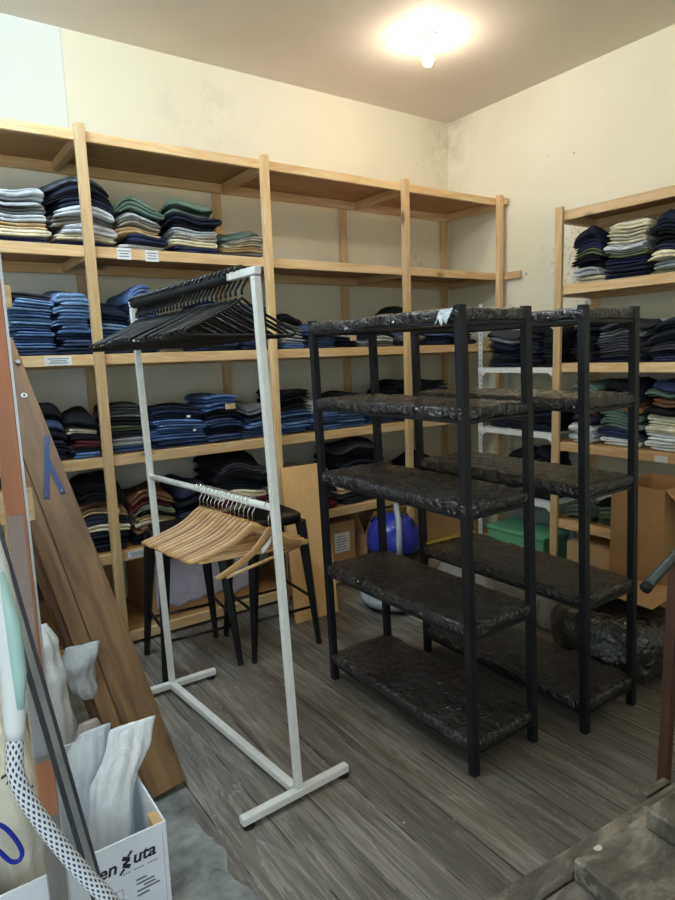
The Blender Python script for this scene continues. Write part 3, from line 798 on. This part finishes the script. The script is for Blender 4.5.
# ------------------------------------------------------------------ stools
def stool(label,loc,rz):
    t=thing('bar_stool',label,'stool',loc,rz); H=.70; s=.155; f=.185
    # pressed seat with a rolled, downturned rim
    m=MB(); rings=[(s*.97,H-.045),(s*1.0,H-.03),(s*1.0,H-.008),(s*.97,H),(s*.90,H+.001),(s*.85,H-.004),(s*.2,H-.006)]
    n=32
    for rr,z in rings:
        for k in range(n):
            a=2*PI*k/n; c_,s_2=math.cos(a),math.sin(a); e=.42
            m.v.append((rr*math.copysign(abs(c_)**e,c_),rr*math.copysign(abs(s_2)**e,s_2),z))
    for i in range(len(rings)-1):
        for k in range(n):
            k2=(k+1)%n; m.f.append((i*n+k,i*n+k2,(i+1)*n+k2,(i+1)*n+k))
    m.f.append(tuple((len(rings)-1)*n+k for k in range(n))); m.f.append(tuple(reversed(range(n))))
    m.build('seat',STOOL,t,smooth=True)
    for sx,sy in ((1,1),(1,-1),(-1,1),(-1,-1)):
        # folded sheet leg: wide at the top, tapering down
        m=MB(); top=Vector((sx*s*.86,sy*s*.86,H-.035)); bot=Vector((sx*f,sy*f,.012))
        N=6
        for i in range(N+1):
            u=i/N; p=top.lerp(bot,u); w_=.070*(1-u)+.030*u; th=.046*(1-u)+.024*u
            ax=Vector((sx,-sy,0)).normalized()*w_/2; ay=Vector((sx,sy,0)).normalized()*th/2
            for q in (p-ax-ay*.2,p-ax*.55+ay,p+ax*.55+ay,p+ax-ay*.2,p+ax*.6-ay,p-ax*.6-ay): m.v.append(tuple(q))
        for i in range(N):
            for k in range(6): k2=(k+1)%6; m.f.append((i*6+k,i*6+k2,(i+1)*6+k2,(i+1)*6+k))
        m.f.append(tuple(range(6))); m.f.append(tuple(N*6+k for k in reversed(range(6))))
        l=m.build('leg',STOOL,t)
        MB().lathe([(.012,0),(.015,.004),(.014,.02)],c=(sx*f,sy*f,0),n=12).build('rubber_foot',RUBBER,l,smooth=True)
    u=.62; a=s*.86+(f-s*.86)*u; z=(H-.035)*(1-u)
    for p,q in (((a,a),(a,-a)),((-a,a),(-a,-a))): MB().tube([(p[0],p[1],z),(q[0],q[1],z)],.0075,8).build('footrest',STOOL,t,smooth=True)
    for p,q in (((a,a),(-a,a)),((a,-a),(-a,-a))): MB().tube([(p[0],p[1],z-.05),(q[0],q[1],z-.05)],.0075,8).build('footrest',STOOL,t,smooth=True)
    return t
stool('black steel stool before the film-covered cardboard box, nearer the planks',(1.09,2.905,0),-.1)
stool('black steel stool beside the leaning beech panel, right of its twin',(1.515,2.85,0),-.06)

# ------------------------------------------------------------------ vacuum cleaner
vac=thing('vacuum_cleaner','round wet vacuum cleaner with glossy blue motor dome and grey base','vacuum cleaner',(2.335,2.80,0))
m=MB().lathe([(.10,.02),(.185,.03),(.205,.05),(.208,.075),(.195,.09),(.165,.085),(.15,.08)],n=40); m.build('bumper_ring',GREYPL,vac,smooth=True)
for a in (.5,1.8,3.1,4.3,5.5): MB().tube([(.15*math.cos(a)-.012*math.sin(a),.15*math.sin(a)+.012*math.cos(a),.022),(.15*math.cos(a)+.012*math.sin(a),.15*math.sin(a)-.012*math.cos(a),.022)],.022,14).build('castor',RUBBER,vac,smooth=True)
MB().lathe([(.145,.082),(.155,.10),(.155,.30),(.15,.315)],n=40).build('drum',BRONZE,vac,smooth=True)
MB().lathe([(.150,.316),(.158,.322),(.160,.345),(.152,.352)],n=40).build('gasket',BLACKPL,vac,smooth=True)
dm=MB().lathe([(.148,.353),(.160,.362),(.163,.40),(.158,.44),(.143,.485),(.117,.522),(.08,.547),(.04,.559),(.008,.562)],n=44).build('motor_dome',BLUE,vac,smooth=True)
MB().loft([(.055,-.118,.492,.022,.008,.4),(.05,-.104,.518,.026,.01,.4),(.045,-.095,.530,.018,.008,.4)],n=16).build('air_inlet',BLACKPL,dm,smooth=True)
st=MB(); pts=[(-.085,-.150,.355),(-.088,-.152,.42),(-.078,-.142,.49),(-.05,-.105,.55),(.0,-.03,.60),(.05,.03,.60),(.09,.07,.555)]
st.tube(pts,[.017,.017,.017,.017,.016,.016,.015],10); st.build('carry_handle',GREYPL,vac,smooth=True)
bz=MB().tube([(.13*math.cos(a),.13*math.sin(a),.515-.1*0+.01*math.sin(a*3)) for a in [0.2+.2*k for k in range(12)]],.016,10); bz.build('suction_hose',BLACKPL,vac,smooth=True)

# ------------------------------------------------------------------ boxes on the base shelf and floor
def carton(name,label,x0,x1,y0,y1,z0,z1,mat,cat='box',flaps=None,rz=0,tape=False):
    t=thing(name,label,cat,((x0+x1)/2,(y0+y1)/2,z0),rz); W,D,H=(x1-x0)/2,(y1-y0)/2,z1-z0
    if not flaps:
        MB().box(-W,W,-D,D,0,H-.006).build('box_body',mat,t,bevel=.004)
        MB().box(-W,W,-D,-.0015,H-.0055,H).build('flap',mat,t,bevel=.001); MB().box(-W,W,.0015,D,H-.0055,H).build('flap',mat,t,bevel=.001)
        if tape: MB().box(-W,W,-.025,.025,H+.0003,H+.001).build('packing_tape',BRONZE,t)
    else:
        q=.005; b=MB(); b.box(-W,W,-D,D,0,q); b.box(-W,-W+q,-D,D,q,H); b.box(W-q,W,-D,D,q,H); b.box(-W+q,W-q,-D,-D+q,q,H); b.box(-W+q,W-q,D-q,D,q,H)
        b.build('box_body',mat,t)
        for f in flaps:
            m=MB()
            if f[0]=='-x': m.par((-W,f[2] if len(f)>2 else -D,H),(-math.cos(f[1])*D*.9,0,math.sin(f[1])*D*.9),(0,(f[3] if len(f)>3 else D)-(f[2] if len(f)>2 else -D),0),(.004*math.sin(f[1]),0,.004*math.cos(f[1])))
            if f[0]=='+x': m.par((W,-D,H),(math.cos(f[1])*D*.9,0,math.sin(f[1])*D*.9),(0,2*D,0),(-.004,0,.004))
            if f[0]=='-y': m.par((-W,-D,H),(0,-math.cos(f[1])*.21,math.sin(f[1])*.21),(2*W,0,0),(0,.004*math.sin(f[1]),.004*math.cos(f[1])))
            if f[0]=='+y': m.par((-W,D,H),(0,math.cos(f[1])*D*.9,math.sin(f[1])*D*.9),(2*W,0,0),(0,-.004,.004))
            m.build('flap',mat,t)
    return t
bx=carton('cardboard_box','brown cardboard box with lilac film on its front behind the stools',1.035,1.70,3.345,3.76,.071,.45,CARD)
def film(u,v):
    x=-.30+.60*u; bot=-.0+.06+.05*noise.noise(Vector((u*7,3,0))); top=.33
    return (x,-.2105-.008-.012*abs(noise.noise(Vector((u*9,v*7,5)))),bot+(top-bot)*v)
f_=MB().sheet(film,26,14,.001).build('plastic_film',LILAC,bx,smooth=True); f_['label']='crumpled lilac plastic film with faint red print'
carton('cardboard_box','brown cardboard box with white delivery note beside the blue vacuum',1.98,2.44,3.33,3.72,.071,.405,CARD,tape=True)
nb=MB().par((2.27,3.325,.20),(.12,0,0),(0,0,.13),(0,.003,0)); 
nt=[o for o in COL.objects if o.get('label','').startswith('brown cardboard box with white delivery')][0]
o=nb.build('delivery_note',PAPER,nt); o.location=-Vector(nt.location)
for k in range(6):
    q=MB().par((2.285,3.3240,.215+.018*k),(.09-.012*(k%3),0,0),(0,0,.005),(0,.0008,0)).build('print_line',INK,o)
carton('cardboard_box','dark cardboard box in the shade behind the leaning planks',.32,.78,3.34,3.72,.071,.33,CARDD)
carton('cardboard_box','pale cardboard tray behind the blue vacuum cleaner',2.52,2.80,3.33,3.70,.071,.28,CARDL,flaps=[('+x',1.1),('-x',1.2),('-y',1.0)])
carton('cardboard_box','wide brown cardboard box in the far corner under the back shelving',2.95,3.68,3.35,3.72,.071,.42,CARD)
carton('cardboard_sheet','folded beige cardboard lying on the floor behind white bags',.40,.82,3.03,3.20,.0,.085,CARDL)
carton('cardboard_box','small orange cardboard box on the left shelving by the metal bar',-.12,.268,2.36,2.70,.3615,.56,CARDO)
gb=thing('storage_box','green plastic storage box with lid under the white steel rack','box',(3.66,2.87,0))
MB().box(-.145,.135,-.24,.25,0,.185).build('box_body',GREEN,gb,bevel=.008); MB().box(-.155,.145,-.25,.26,.186,.215).build('lid',GREEN,gb,bevel=.006)
gp=thing('metal_sheet','pale grey metal sheet leaning behind the green storage box','sheet',(3.80,2.85,0))
MB().par((-.01,-.26,.0),(0,.56,0),(.03,0,.44),(.006,0,0)).build('sheet_panel',flat('grey_blue_sheet',(176,186,196),.4,.2,.15,.1,4),gp)
MB().par((-.012,-.26,.0),(0,.56,0),(.0012,0,.02),(.002,0,0)).build('bent_edge',STEEL,gp)
# right: open carton, flat sheets, black sack
carton('cardboard_box','tall open cardboard box with folded-out flaps right of the black racks',3.02,3.40,1.56,1.84,.0,.79,CARD,flaps=[('-y',-.75)])
carton('cardboard_box','cardboard box on the right unit floor behind the tall open box',3.45,3.80,1.95,2.40,.0,.26,CARDL)
for i,(a,lab) in enumerate(((0.0,'upper loose cardboard sheet lying over the black sack'),(.08,'lower cardboard sheet lying directly on the black sack'))):
    z=.335-.012*i
    s=MB().sheet(lambda u,v:( -.19+.38*u, -.22+.44*v, .012*math.sin(u*3+v*2+i)-.02*(u-.5)),10,10,.004)
    o=s.build('cardboard_sheet',CARDL if i==0 else CARD); o.location=(2.80+.03*i,1.62+.05*i,z); o.rotation_euler=(0,0,a+.06); tag(o,lab,'cardboard')
def sack(name,label,rings,mat,amp,freq,seed,cat='bag',n=40,fold=.3,sub=3):
    rings=[tuple(R)+(0,)*(6-len(R)) for R in rings]; out=[rings[0]]
    for i in range(len(rings)-1):
        p0,p1,p2,p3=rings[max(i-1,0)],rings[i],rings[i+1],rings[min(i+2,len(rings)-1)]
        for k in range(1,sub+1):
            t=k/sub; q=[.5*((2*b_)+(c_-a_)*t+(2*a_-5*b_+4*c_-d_)*t*t+(3*b_-a_-3*c_+d_)*t**3) for a_,b_,c_,d_ in zip(p0,p1,p2,p3)]
            q[3]=max(q[3],.004); q[4]=max(q[4],.004); q[2]=max(q[2],rings[0][2]); out.append(tuple(q))
    rings=out; m=MB().loft(rings,n,amp,freq,seed,fold); c=rings[0]
    o=m.build(name,mat,None,(c[0],c[1],c[2]),smooth=True); sub=o.modifiers.new('subdivision','SUBSURF'); sub.levels=1; sub.render_levels=1
    return tag(o,label,cat)
sack('plastic_sack','large shiny black plastic sack on the floor under the cardboard sheets',[(2.72,1.60,.004,.20,.22),(2.72,1.60,.03,.245,.27),(2.72,1.60,.10,.262,.30),(2.71,1.60,.18,.262,.30),(2.71,1.60,.25,.225,.26),(2.72,1.60,.288,.16,.17),(2.72,1.6,.296,.05,.05)],BAGBLACK,.035,7,3,n=56)
sack('plastic_bag','small clear plastic bag on the floor beside the black sack',[(2.80,2.02,.004,.06,.07),(2.80,2.02,.03,.09,.10),(2.80,2.02,.09,.10,.10),(2.79,2.03,.15,.07,.07),(2.78,2.04,.19,.03,.03),(2.78,2.04,.21,.012,.012)],BAGC,.03,11,5)
sack('plastic_bag','crumpled clear plastic bag on the floor behind the black racks',[(2.72,2.62,.004,.10,.12),(2.72,2.62,.05,.16,.18),(2.72,2.62,.15,.17,.17),(2.72,2.63,.24,.10,.10),(2.72,2.63,.28,.03,.04)],BAGC,.04,9,8)

# ------------------------------------------------------------------ beech panel, planks, bars
pn=MB(); pn.par((1.722,2.938,0),(.285,-.012,0),(.098,.262,.85),(.0006,.0175,-.005)); o=pn.build('beech_board',PANEL,None,(1.72,2.96,0),bevel=.001); tag(o,'smooth beech board leaning against the back shelving beside the stools','board')
B=Vector((.703,1.985,0)); T=Vector((.492,3.205,1.547)); ex=(T-B).normalized(); X1=Vector((1,0,0)); wv=(X1-ex*X1.dot(ex)).normalized(); nv=wv.cross(ex).normalized()
if nv.y>0: nv=-nv
GR=Matrix((wv,nv.cross(wv) if nv.cross(wv).dot(ex)<0 else nv.cross(wv),ex)).transposed()
GR=Matrix((wv,ex.cross(wv),ex)).transposed()
def plank(label,u0,w,th,dep,mat,length,lift=0,skew=0,z0=0):
    t=thing('wood_plank',label,'plank',tuple(B))
    o=wv*(u0-w)-nv*(dep+th)
    m=MB(); m.par(o,wv*w,nv*th,ex*length+wv*skew)
    lo=min(v[2] for v in m.v); d=ex*((-lo+.001)/ex.z)
    inv=GR.transposed()
    m.v=[tuple(inv@(Vector(v))) for v in m.v]
    b=m.build('board',mat,t,bevel=.003); b.rotation_euler=GR.to_euler(); b.location=d
    return t,d
p1,d1=plank('broad brown plank with blue steel clip leaning in front of its stack',0,.135,.024,0,PLANK,2.05)
plank('brown plank leaning directly under the clipped plank, its edge showing',-.035,.15,.030,.028,PLANK,1.84,.02,-.02)
plank('dark brown plank leaning third in the stack, behind the clipped one',-.06,.14,.030,.062,PLANKD,1.74,.05,-.03)
plank('short dark plank at the back of the leaning stack',-.08,.12,.026,.096,PLANKD,1.40,.0,-.03)
def onplank(u,v,e=.0): return wv*u+ex*v+nv*e+d1
cl=MB(); a=onplank(-.012,1.50,.002)
def strip(p,q,w,nm):
    p,q=onplank(*p),onplank(*q); d=(q-p).normalized(); s=d.cross(nv).normalized()
    m=MB().par(p-s*w/2+nv*.001,s*w,nv*.003,q-p); o=m.build(nm,BLUECLIP,p1,bevel=.0008)
    return o
c1=strip((-.016,1.50),(-.108,1.205),.022,'blue_steel_strip'); c1['label']='blue steel strip'; c2=strip((-.050,1.385),(-.040,1.21),.020,'blue_steel_strip'); c2['label']='blue steel strip'
for u,v in ((-.103,1.222),(-.041,1.224),(-.028,1.462)):
    MB().tube([onplank(u,v,.003),onplank(u,v,.0068)],.0045,10).build('screw',CHROME,p1,smooth=True)
w1=MB().tube([onplank(-.045,1.72,.0),onplank(-.045,1.72,.004)],.013,18).build('washer',WHITEPL,p1); MB().tube([onplank(-.045,1.72,.0035),onplank(-.045,1.72,.007)],.0055,12).build('bolt',BLACK_PAINT,w1)
MB().tube([onplank(-.02,1.90,.0),onplank(-.02,1.90,.012)],.011,8).build('bolt_head',STEEL,p1)
def barmat():
    t=NT('brown_laminate'); v=t.coord(); x,y,z=t.sep(v); n=t.noise(t.mapping(v,(8,8,.7)),3,4)
    br=t.ramp(n,[(.3,lin((178,112,74))),(.7,lin((200,132,90)))]); gr=t.ramp(n,[(.3,lin((120,114,108))),(.7,lin((146,140,134)))])
    up=t.math('GREATER_THAN',t.math('ADD',z,t.math('MULTIPLY',n,.12)),.93)
    ru=t.math('LESS_THAN',t.math('ABSOLUTE',t.math('SUBTRACT',z,.645)),.06)
    col=t.mix(t.math('MAXIMUM',up,t.math('MULTIPLY',ru,.8)),gr,br); return t.done(col,.3)
bb=thing('board_post','upright brown laminate board with silver edge and clear film at the left','board',(.17,1.325,0))
MB().box(-.020,.0135,-.011,.011,0,1.92).build('board',barmat(),bb,bevel=.001)
MB().box(.0138,.0185,-.012,.012,0,1.92).build('silver_edge',flat('brushed_silver',(206,208,210),.3,.6,.06),bb)
def fl(u,v): 
    x=-.021+.03*u; return (x,-.0125-.002*abs(noise.noise(Vector((u*8,v*14,1)))),.72+.50*v)
s=MB().sheet(fl,6,26,.0006).build('clear_film',bagmat('clear_film',(225,225,228),.28,.12),bb,smooth=True); s['label']='clear plastic film with pale glints'
sb=thing('metal_bar','long worn steel bar leaning across the brown upright board','bar',(.287,1.2,0))
p,q=Vector((0,0,.0)),Vector((-.205,.0,1.46)); dd=(q-p).normalized(); sx=dd.cross(Vector((0,1,0))).normalized()
m=MB(); m.par(p-sx*.006,sx*.011,Vector((0,.003,0)),q-p); m.build('bright_flange',flat('dull_steel_flange',(168,168,166),.32,.7,.22,.1,9),sb,bevel=.0008)
m=MB(); m.par(p+sx*.0055,sx*.009,Vector((0,.020,0)),q-p); m.par(p-sx*.0125,sx*.006,Vector((0,.012,0)),q-p); m.build('dark_flange',flat('dark_steel',(74,76,80),.45,.6,.2),sb,bevel=.0008)
for o in sb.children: o.location=(0,0,.002)

# ------------------------------------------------------------------ carton of white bags in the foreground
WBOX=flat('white_carton',(242,244,249),.6,0,.03); GREYIN=flat('grey_carton_inside',(150,152,156),.8,0,.08)
wb=thing('carton','white printed carton full of white plastic bags in the near left corner','box',(.24,1.70,0))
W,D,H,q=.203,.25,.35,.005
m=MB(); m.box(-W,W,-D,D,0,q); m.box(-W,-W+q,-D,D,q,H); m.box(W-q,W,-D,D,q,H); m.box(-W+q,W-q,-D,-D+q,q,H); m.box(-W+q,W-q,D-q,D,q,H); m.build('box_body',WBOX,wb,bevel=.0015)
MB().par((W-.030,-D+.0055,H-.035),(.024,0,0),(0,.05,.0),(0,0,.034)).build('card_insert',CARDL,wb)
def text(body,size,x,z,parent,mat,bold=.0,shear=0,y=-D-.0008,rz=0,sx=1,name='printed_lettering'):
    c=bpy.data.curves.new('txt','FONT'); c.body=body; c.size=size; c.extrude=.0004; c.offset=bold; c.shear=shear; c.resolution_u=3
    o=bpy.data.objects.new('txt',c); COL.objects.link(o); bpy.context.view_layer.update()
    me=bpy.data.meshes.new_from_object(o.evaluated_get(bpy.context.evaluated_depsgraph_get())); bpy.data.objects.remove(o)
    me.transform(Matrix.Translation((x,y,z))@Matrix.Rotation(rz,4,'Y')@Matrix.Rotation(PI/2,4,'X')@Matrix.Diagonal((sx,1,1,1)))
    me.materials.clear(); me.materials.append(mat); r=bpy.data.objects.new(name,me); COL.objects.link(r); r.parent=parent; return r
text('en',.046,.030,.272,wb,INKD,.0010,.18); text('uta',.046,.113,.276,wb,INKD,.0010,.18)
# the emblem letter between them: an X of two split slanted strokes
m=MB()
for a,b,w_ in (((.090,.303),(.107,.293),.0105),((.090,.284),(.107,.274),.0105),((.107,.292),(.090,.285),.006),((.103,.302),(.114,.313),.0055),((.081,.262),(.093,.274),.0055)):
    pa,pb=Vector((a[0],0,a[1])),Vector((b[0],0,b[1])); dd=(pb-pa).normalized(); sd=dd.cross(Vector((0,1,0)))
    m.par((pa.x-sd.x*w_/2,-D-.0012,pa.z-sd.z*w_/2),sd*w_,(0,.0006,0),pb-pa)
m.build('emblem_letter',INKD,wb)
for k in range(14):
    x=.088+.0068*k; MB().par((x,-D-.001,.2575),(.0040,0,0),(0,0,.003),(0,.0005,0)).build('small_print',INK,wb) if k%5!=3 else None
for j,(x,z,l) in enumerate(((.118,.225,.026),(.118,.214,.045),(.118,.194,.058),(.118,.182,.030),(.135,.204,.030),(.125,.135,.050),(.125,.122,.032))):
    MB().par((x,-D-.001,z),(l,0,0),(0,0,.0042),(0,.0005,0)).build('small_print',INK,wb)
pale=flat('pale_grey_ink',(176,180,188),.7)
m=MB()
for pts in ([(.06,.07),(.06,.19),(.075,.20),(.09,.19),(.09,.07)],[(.045,.15),(.075,.158),(.112,.15)],[(.05,.11),(.10,.11)],[(.068,.20),(.068,.222),(.084,.222),(.084,.20)]):
    m.tube([(x,-D-.0008,z) for x,z in pts],.0012,5)
m.build('line_drawing',pale,wb)
m=MB().par((W-.012,-D-.001,.02),(.0012,0,0),(0,0,.305),(0,.0005,0)).build('printed_border',pale,wb)
MB().par((-.10,-D-.001,.10),(.09,0,0),(0,0,.06),(0,.0006,0)).build('blue_print',flat('blue_ink',(86,140,205),.6),wb)
# bags inside
def B_(rings): return rings
sack('plastic_bag','tall folded white plastic bag standing up out of the carton',[(.355,1.64,.008,.045,.06),(.355,1.64,.05,.055,.075),(.355,1.65,.16,.056,.07,.1),(.360,1.66,.27,.054,.062,.1),(.372,1.67,.345,.054,.050,.1),(.402,1.675,.40,.060,.042,.1),(.428,1.68,.44,.064,.030,.05),(.443,1.69,.482,.063,.014,0),(.452,1.695,.502,.060,.005,-.05)],BAGW,.020,9,12,n=56,fold=.22)
sack('plastic_bag','milky white plastic bag slumped beside the tall bag in the carton',[(.30,1.80,.008,.04,.07),(.30,1.80,.06,.055,.09),(.305,1.80,.20,.06,.09),(.32,1.80,.32,.058,.07),(.345,1.80,.40,.05,.04),(.362,1.80,.44,.045,.015),(.37,1.80,.46,.042,.005)],BAGT,.022,10,15,n=52,fold=.22)
tb=sack('tote_bag','cream cloth tote bag with black lettering slumped over the near carton',[(.135,1.66,.008,.05,.12),(.13,1.66,.08,.06,.13),(.13,1.66,.25,.060,.12),(.13,1.66,.345,.062,.12),(.122,1.64,.41,.085,.13),(.105,1.62,.50,.09,.13),(.095,1.62,.60,.08,.10),(.10,1.63,.68,.06,.06),(.11,1.64,.73,.04,.02),(.115,1.64,.755,.03,.005)],CANVAS,.022,7,21,n=56,fold=.25)
sack('plastic_bag','crumpled white plastic bag on the floor behind the metal bars',[(.33,2.25,.004,.06,.06),(.33,2.25,.08,.075,.065),(.33,2.26,.25,.07,.06),(.325,2.27,.40,.065,.05),(.322,2.27,.50,.055,.045),(.320,2.27,.56,.045,.035),(.318,2.27,.605,.032,.018),(.318,2.27,.625,.026,.005)],BAGW,.04,13,31,n=52,fold=.1)
sack('plastic_bag','open milky plastic bag draped between white bag and planks',[(.455,2.30,.296,.03,.03),(.445,2.30,.33,.045,.04),(.44,2.30,.39,.05,.042),(.445,2.30,.45,.052,.035),(.452,2.30,.485,.052,.015),(.456,2.30,.497,.05,.005)],BAGT,.03,14,33,n=52,fold=.1)
sack('plastic_bag','pinkish clear plastic bag tied on the concrete floor beside the planks',[(.425,2.16,.004,.05,.06),(.425,2.16,.04,.068,.075),(.428,2.16,.12,.07,.075),(.428,2.16,.20,.058,.055),(.424,2.16,.26,.036,.03),(.42,2.16,.285,.028,.01)],BAGP,.022,11,35,n=52,fold=.15)
# lettering printed on the tote, following its folds
from mathutils.bvhtree import BVHTree
dg=bpy.context.evaluated_depsgraph_get(); dg.update(); bv=BVHTree.FromObject(tb,dg)
r=text('WICH',.034,0,0,tb,INKD,.0012,.1,y=0); th=1.03
ub=MB().par((0,0,-.012),(.085,0,0),(0,0,.005),(0,.0004,0)).build('printed_lettering',INKD,tb)
for o in (r,ub):
    for v in o.data.vertices:
        x,z=v.co.x,v.co.z; X=.098+x*math.cos(th)-z*-math.sin(th)*1.0; Z=.592-x*math.sin(th)+z*math.cos(th)
        h=bv.ray_cast(Vector((X,1.2,Z))-Vector(tb.location),Vector((0,1,0)))
        y=(h[0].y if h[0] else .0)-.0015-(.0004 if v.co.y<0 else 0)
        v.co=Vector((X-tb.location.x,y,Z-tb.location.z))
    o.data.update()
# ------------------------------------------------------------------ garment steamer
gs=thing('garment_steamer','white garment steamer with mint handle and checked hose at left edge','steamer',(-.05,.93,0))
m=MB(); base=Vector((-.05,.93,0))
def rel(p): return Vector(p)-base
hd=[(.083,.9,1.005),(.084,.9,1.02),(.086,.9,1.05),(.089,.9,1.10),(.088,.9,1.17),(.080,.9,1.24),(.066,.9,1.30)]
h1=MB().tube([rel(p) for p in hd],[.0115,.0135,.0145,.0155,.017,.019,.022],18).build('handle',WHITEPL,gs,smooth=True)
MB().tube([rel((x+.006,y-.012,z)) for x,y,z in hd[2:6]],[.005,.0095,.010,.006],14).build('grip_panel',MINT,h1,smooth=True)
def hosemat():
    t=NT('checked_hose'); u=t.n('UVMap').outputs[0]; ch=t.n('TexChecker'); t.set(ch.inputs['Vector'],t.mapping(u,(10,150,1)))
    ch.inputs['Scale'].default_value=1
    mv=t.sep(t.mapping(u,(10,62,1))); a=t.math('ADD',mv[0],mv[1]); b=t.math('SUBTRACT',mv[0],mv[1])
    fa=t.math('ABSOLUTE',t.math('SUBTRACT',t.math('FRACT',a),.5)); fb=t.math('ABSOLUTE',t.math('SUBTRACT',t.math('FRACT',b),.5))
    dk=t.math('MULTIPLY',t.math('LESS_THAN',fa,.27),t.math('LESS_THAN',fb,.27))
    return t.done(t.mix(dk,lin((226,228,232)),lin((58,60,74))),.6)
hp=[(.0825,.9,1.006),(.0805,.9,.985),(.0785,.9,.955),(.087,.9,.915),(.105,.9,.865),(.128,.9,.81),(.153,.9,.755),(.185,.9,.69),(.215,.9,.60),(.22,.9,.48),(.18,.91,.33),(.10,.92,.20),(.02,.93,.13),(-.03,.93,.12)]
def cr(P,n=8):
    P=[Vector(p) for p in P]; out=[]
    for i in range(len(P)-1):
        p0,p1,p2,p3=P[max(i-1,0)],P[i],P[i+1],P[min(i+2,len(P)-1)]
        for k in range(n):
            t=k/n; out.append(.5*((2*p1)+(p2-p0)*t+(2*p0-5*p1+4*p2-p3)*t*t+(3*p1-p0-3*p2+p3)*t**3))
    return out+[P[-1]]
MB().tube([rel(p) for p in cr(hp)],.0115,16).build('hose',hosemat(),gs,smooth=True)
MB().lathe([(.13,0),(.14,.02),(.14,.10),(.11,.16),(.05,.18)],n=32,c=(0,0,0)).build('water_tank',WHITEPL,gs,smooth=True)
MB().tube([(0,0,.17),(0,0,1.45),(.03,-.01,1.47),(.10,-.025,1.415)],.011,12).build('pole',CHROME,gs,smooth=True)
lp=[(.03,1.0,.835),(.058,1.0,.822),(.074,1.0,.795),(.083,1.0,.765),(.078,1.0,.752),(.066,1.0,.757),(.05,1.0,.785),(.03,1.0,.80),(.0,1.0,.81),(-.01,1.0,.83)]
o=MB().tube(cr(lp,5),.0035,8,closed=True).build('cord_loop',BLUECORD,None,(0.03,1.0,.8),smooth=True); tag(o,'blue cord loop hanging before the tote bag at left edge','cord')
# ------------------------------------------------------------------ workbench and boards, near right
def benchmat():
    t=NT('worn_dark_wood'); v=t.coord(); n=t.noise(t.mapping(v,(.5,1,1)),12,7,.7,1.0); n2=t.noise(v,16,6,.72)
    col=t.ramp(n,[(.34,lin((48,43,37))),(.5,lin((92,84,74))),(.66,lin((146,135,120)))])
    st=t.step(n2,.60,.66); col=t.mix(t.math('MULTIPLY',st,.5),col,lin((164,154,136)))
    dk=t.step(t.noise(v,7,5,.7),.62,.68); col=t.mix(t.math('MULTIPLY',dk,.6),col,lin((44,40,36)))
    vo=t.n('TexVoronoi'); t.set(vo.inputs['Vector'],v); vo.inputs['Scale'].default_value=9
    col=t.mix(t.math('MULTIPLY',t.math('LESS_THAN',vo.outputs['Distance'],.10),.8),col,lin((210,204,190)))
    t.bump(t.math('ADD',n,t.math('MULTIPLY',n2,.4)),.4,.006); return t.done(col,.7)
BENCH=benchmat()
wk=thing('workbench','rough dark wooden workbench with stacked boards, near right corner','table',(1.0,.25,0),-.075)
MB().box(-.55,.75,-.35,.235,.675,.705).build('tabletop',BENCH,wk,bevel=.004)
MB().box(-.56,.76,.237,.272,.668,.716).build('edge_board',BENCH,wk,bevel=.004)
MB().box(-.02,.05,.273,.288,.69,.718).build('edge_cleat',BENCH,wk,bevel=.002)
for x in (-.5,.65):
    for y in (-.3,.17): MB().box(x,x+.06,y,y+.06,0,.674).build('leg',BENCH,wk,bevel=.003)
for lab,x0,x1,y0,y1,z0,z1 in (('lower dark board lying on the workbench, its left end bare',-.264,.73,-.30,.233,.706,.742),('upper dark board stacked on the lower board of the workbench',-.12,.70,-.28,.2126,.743,.778)):
    o=MB().box(x0,x1,y0,y1,0,z1-z0).build('wooden_board',BENCH,None,bevel=.004); o.location=(1.0,.25,z0); o.rotation_euler=(0,0,-.075); tag(o,lab,'board')
pole=MB().bar((1.992,.99,.0),(2.02,.998,.83),.034,.034).build('wooden_pole',flat('red_brown_wood',(84,54,42),.6,0,.25,.2,14),None,(1.99,.99,0),bevel=.004); tag(pole,'red-brown upright wooden pole behind the workbench near right edge','pole')
pipe=thing('metal_pipe','dark grey metal pipe end slanting in front of the cardboard box','pipe',(2.04,.96,0))
MB().tube([(1.775-2.04,.0,.782),(2.30-2.04,0,.985)],.0155,18).build('pipe_tube',flat('grey_green_steel',(58,62,58),.45,.1,.15),pipe,smooth=True)
MB().tube([(1.767-2.04,.0,.779),(1.782-2.04,0,.7847)],.0172,18).build('pipe_cap',RUBBER,pipe,smooth=True)
MB().tube([(2.28-2.04,0,.977),(2.28-2.04,0,.0)],.0155,18).build('pipe_leg',flat('grey_green_steel_leg',(58,62,58),.45,.1,.15),pipe,smooth=True)
ys=MB().par((0,0,0),(.33,-.012,0),(0,.022,0),(0,0,.006)).build('yellow_strip',YELLOW); ys.location=(2.065,2.215,.563); tag(ys,'yellow flat strip lying on the second board of the farther black rack','strip')
sc.render.film_transparent=False
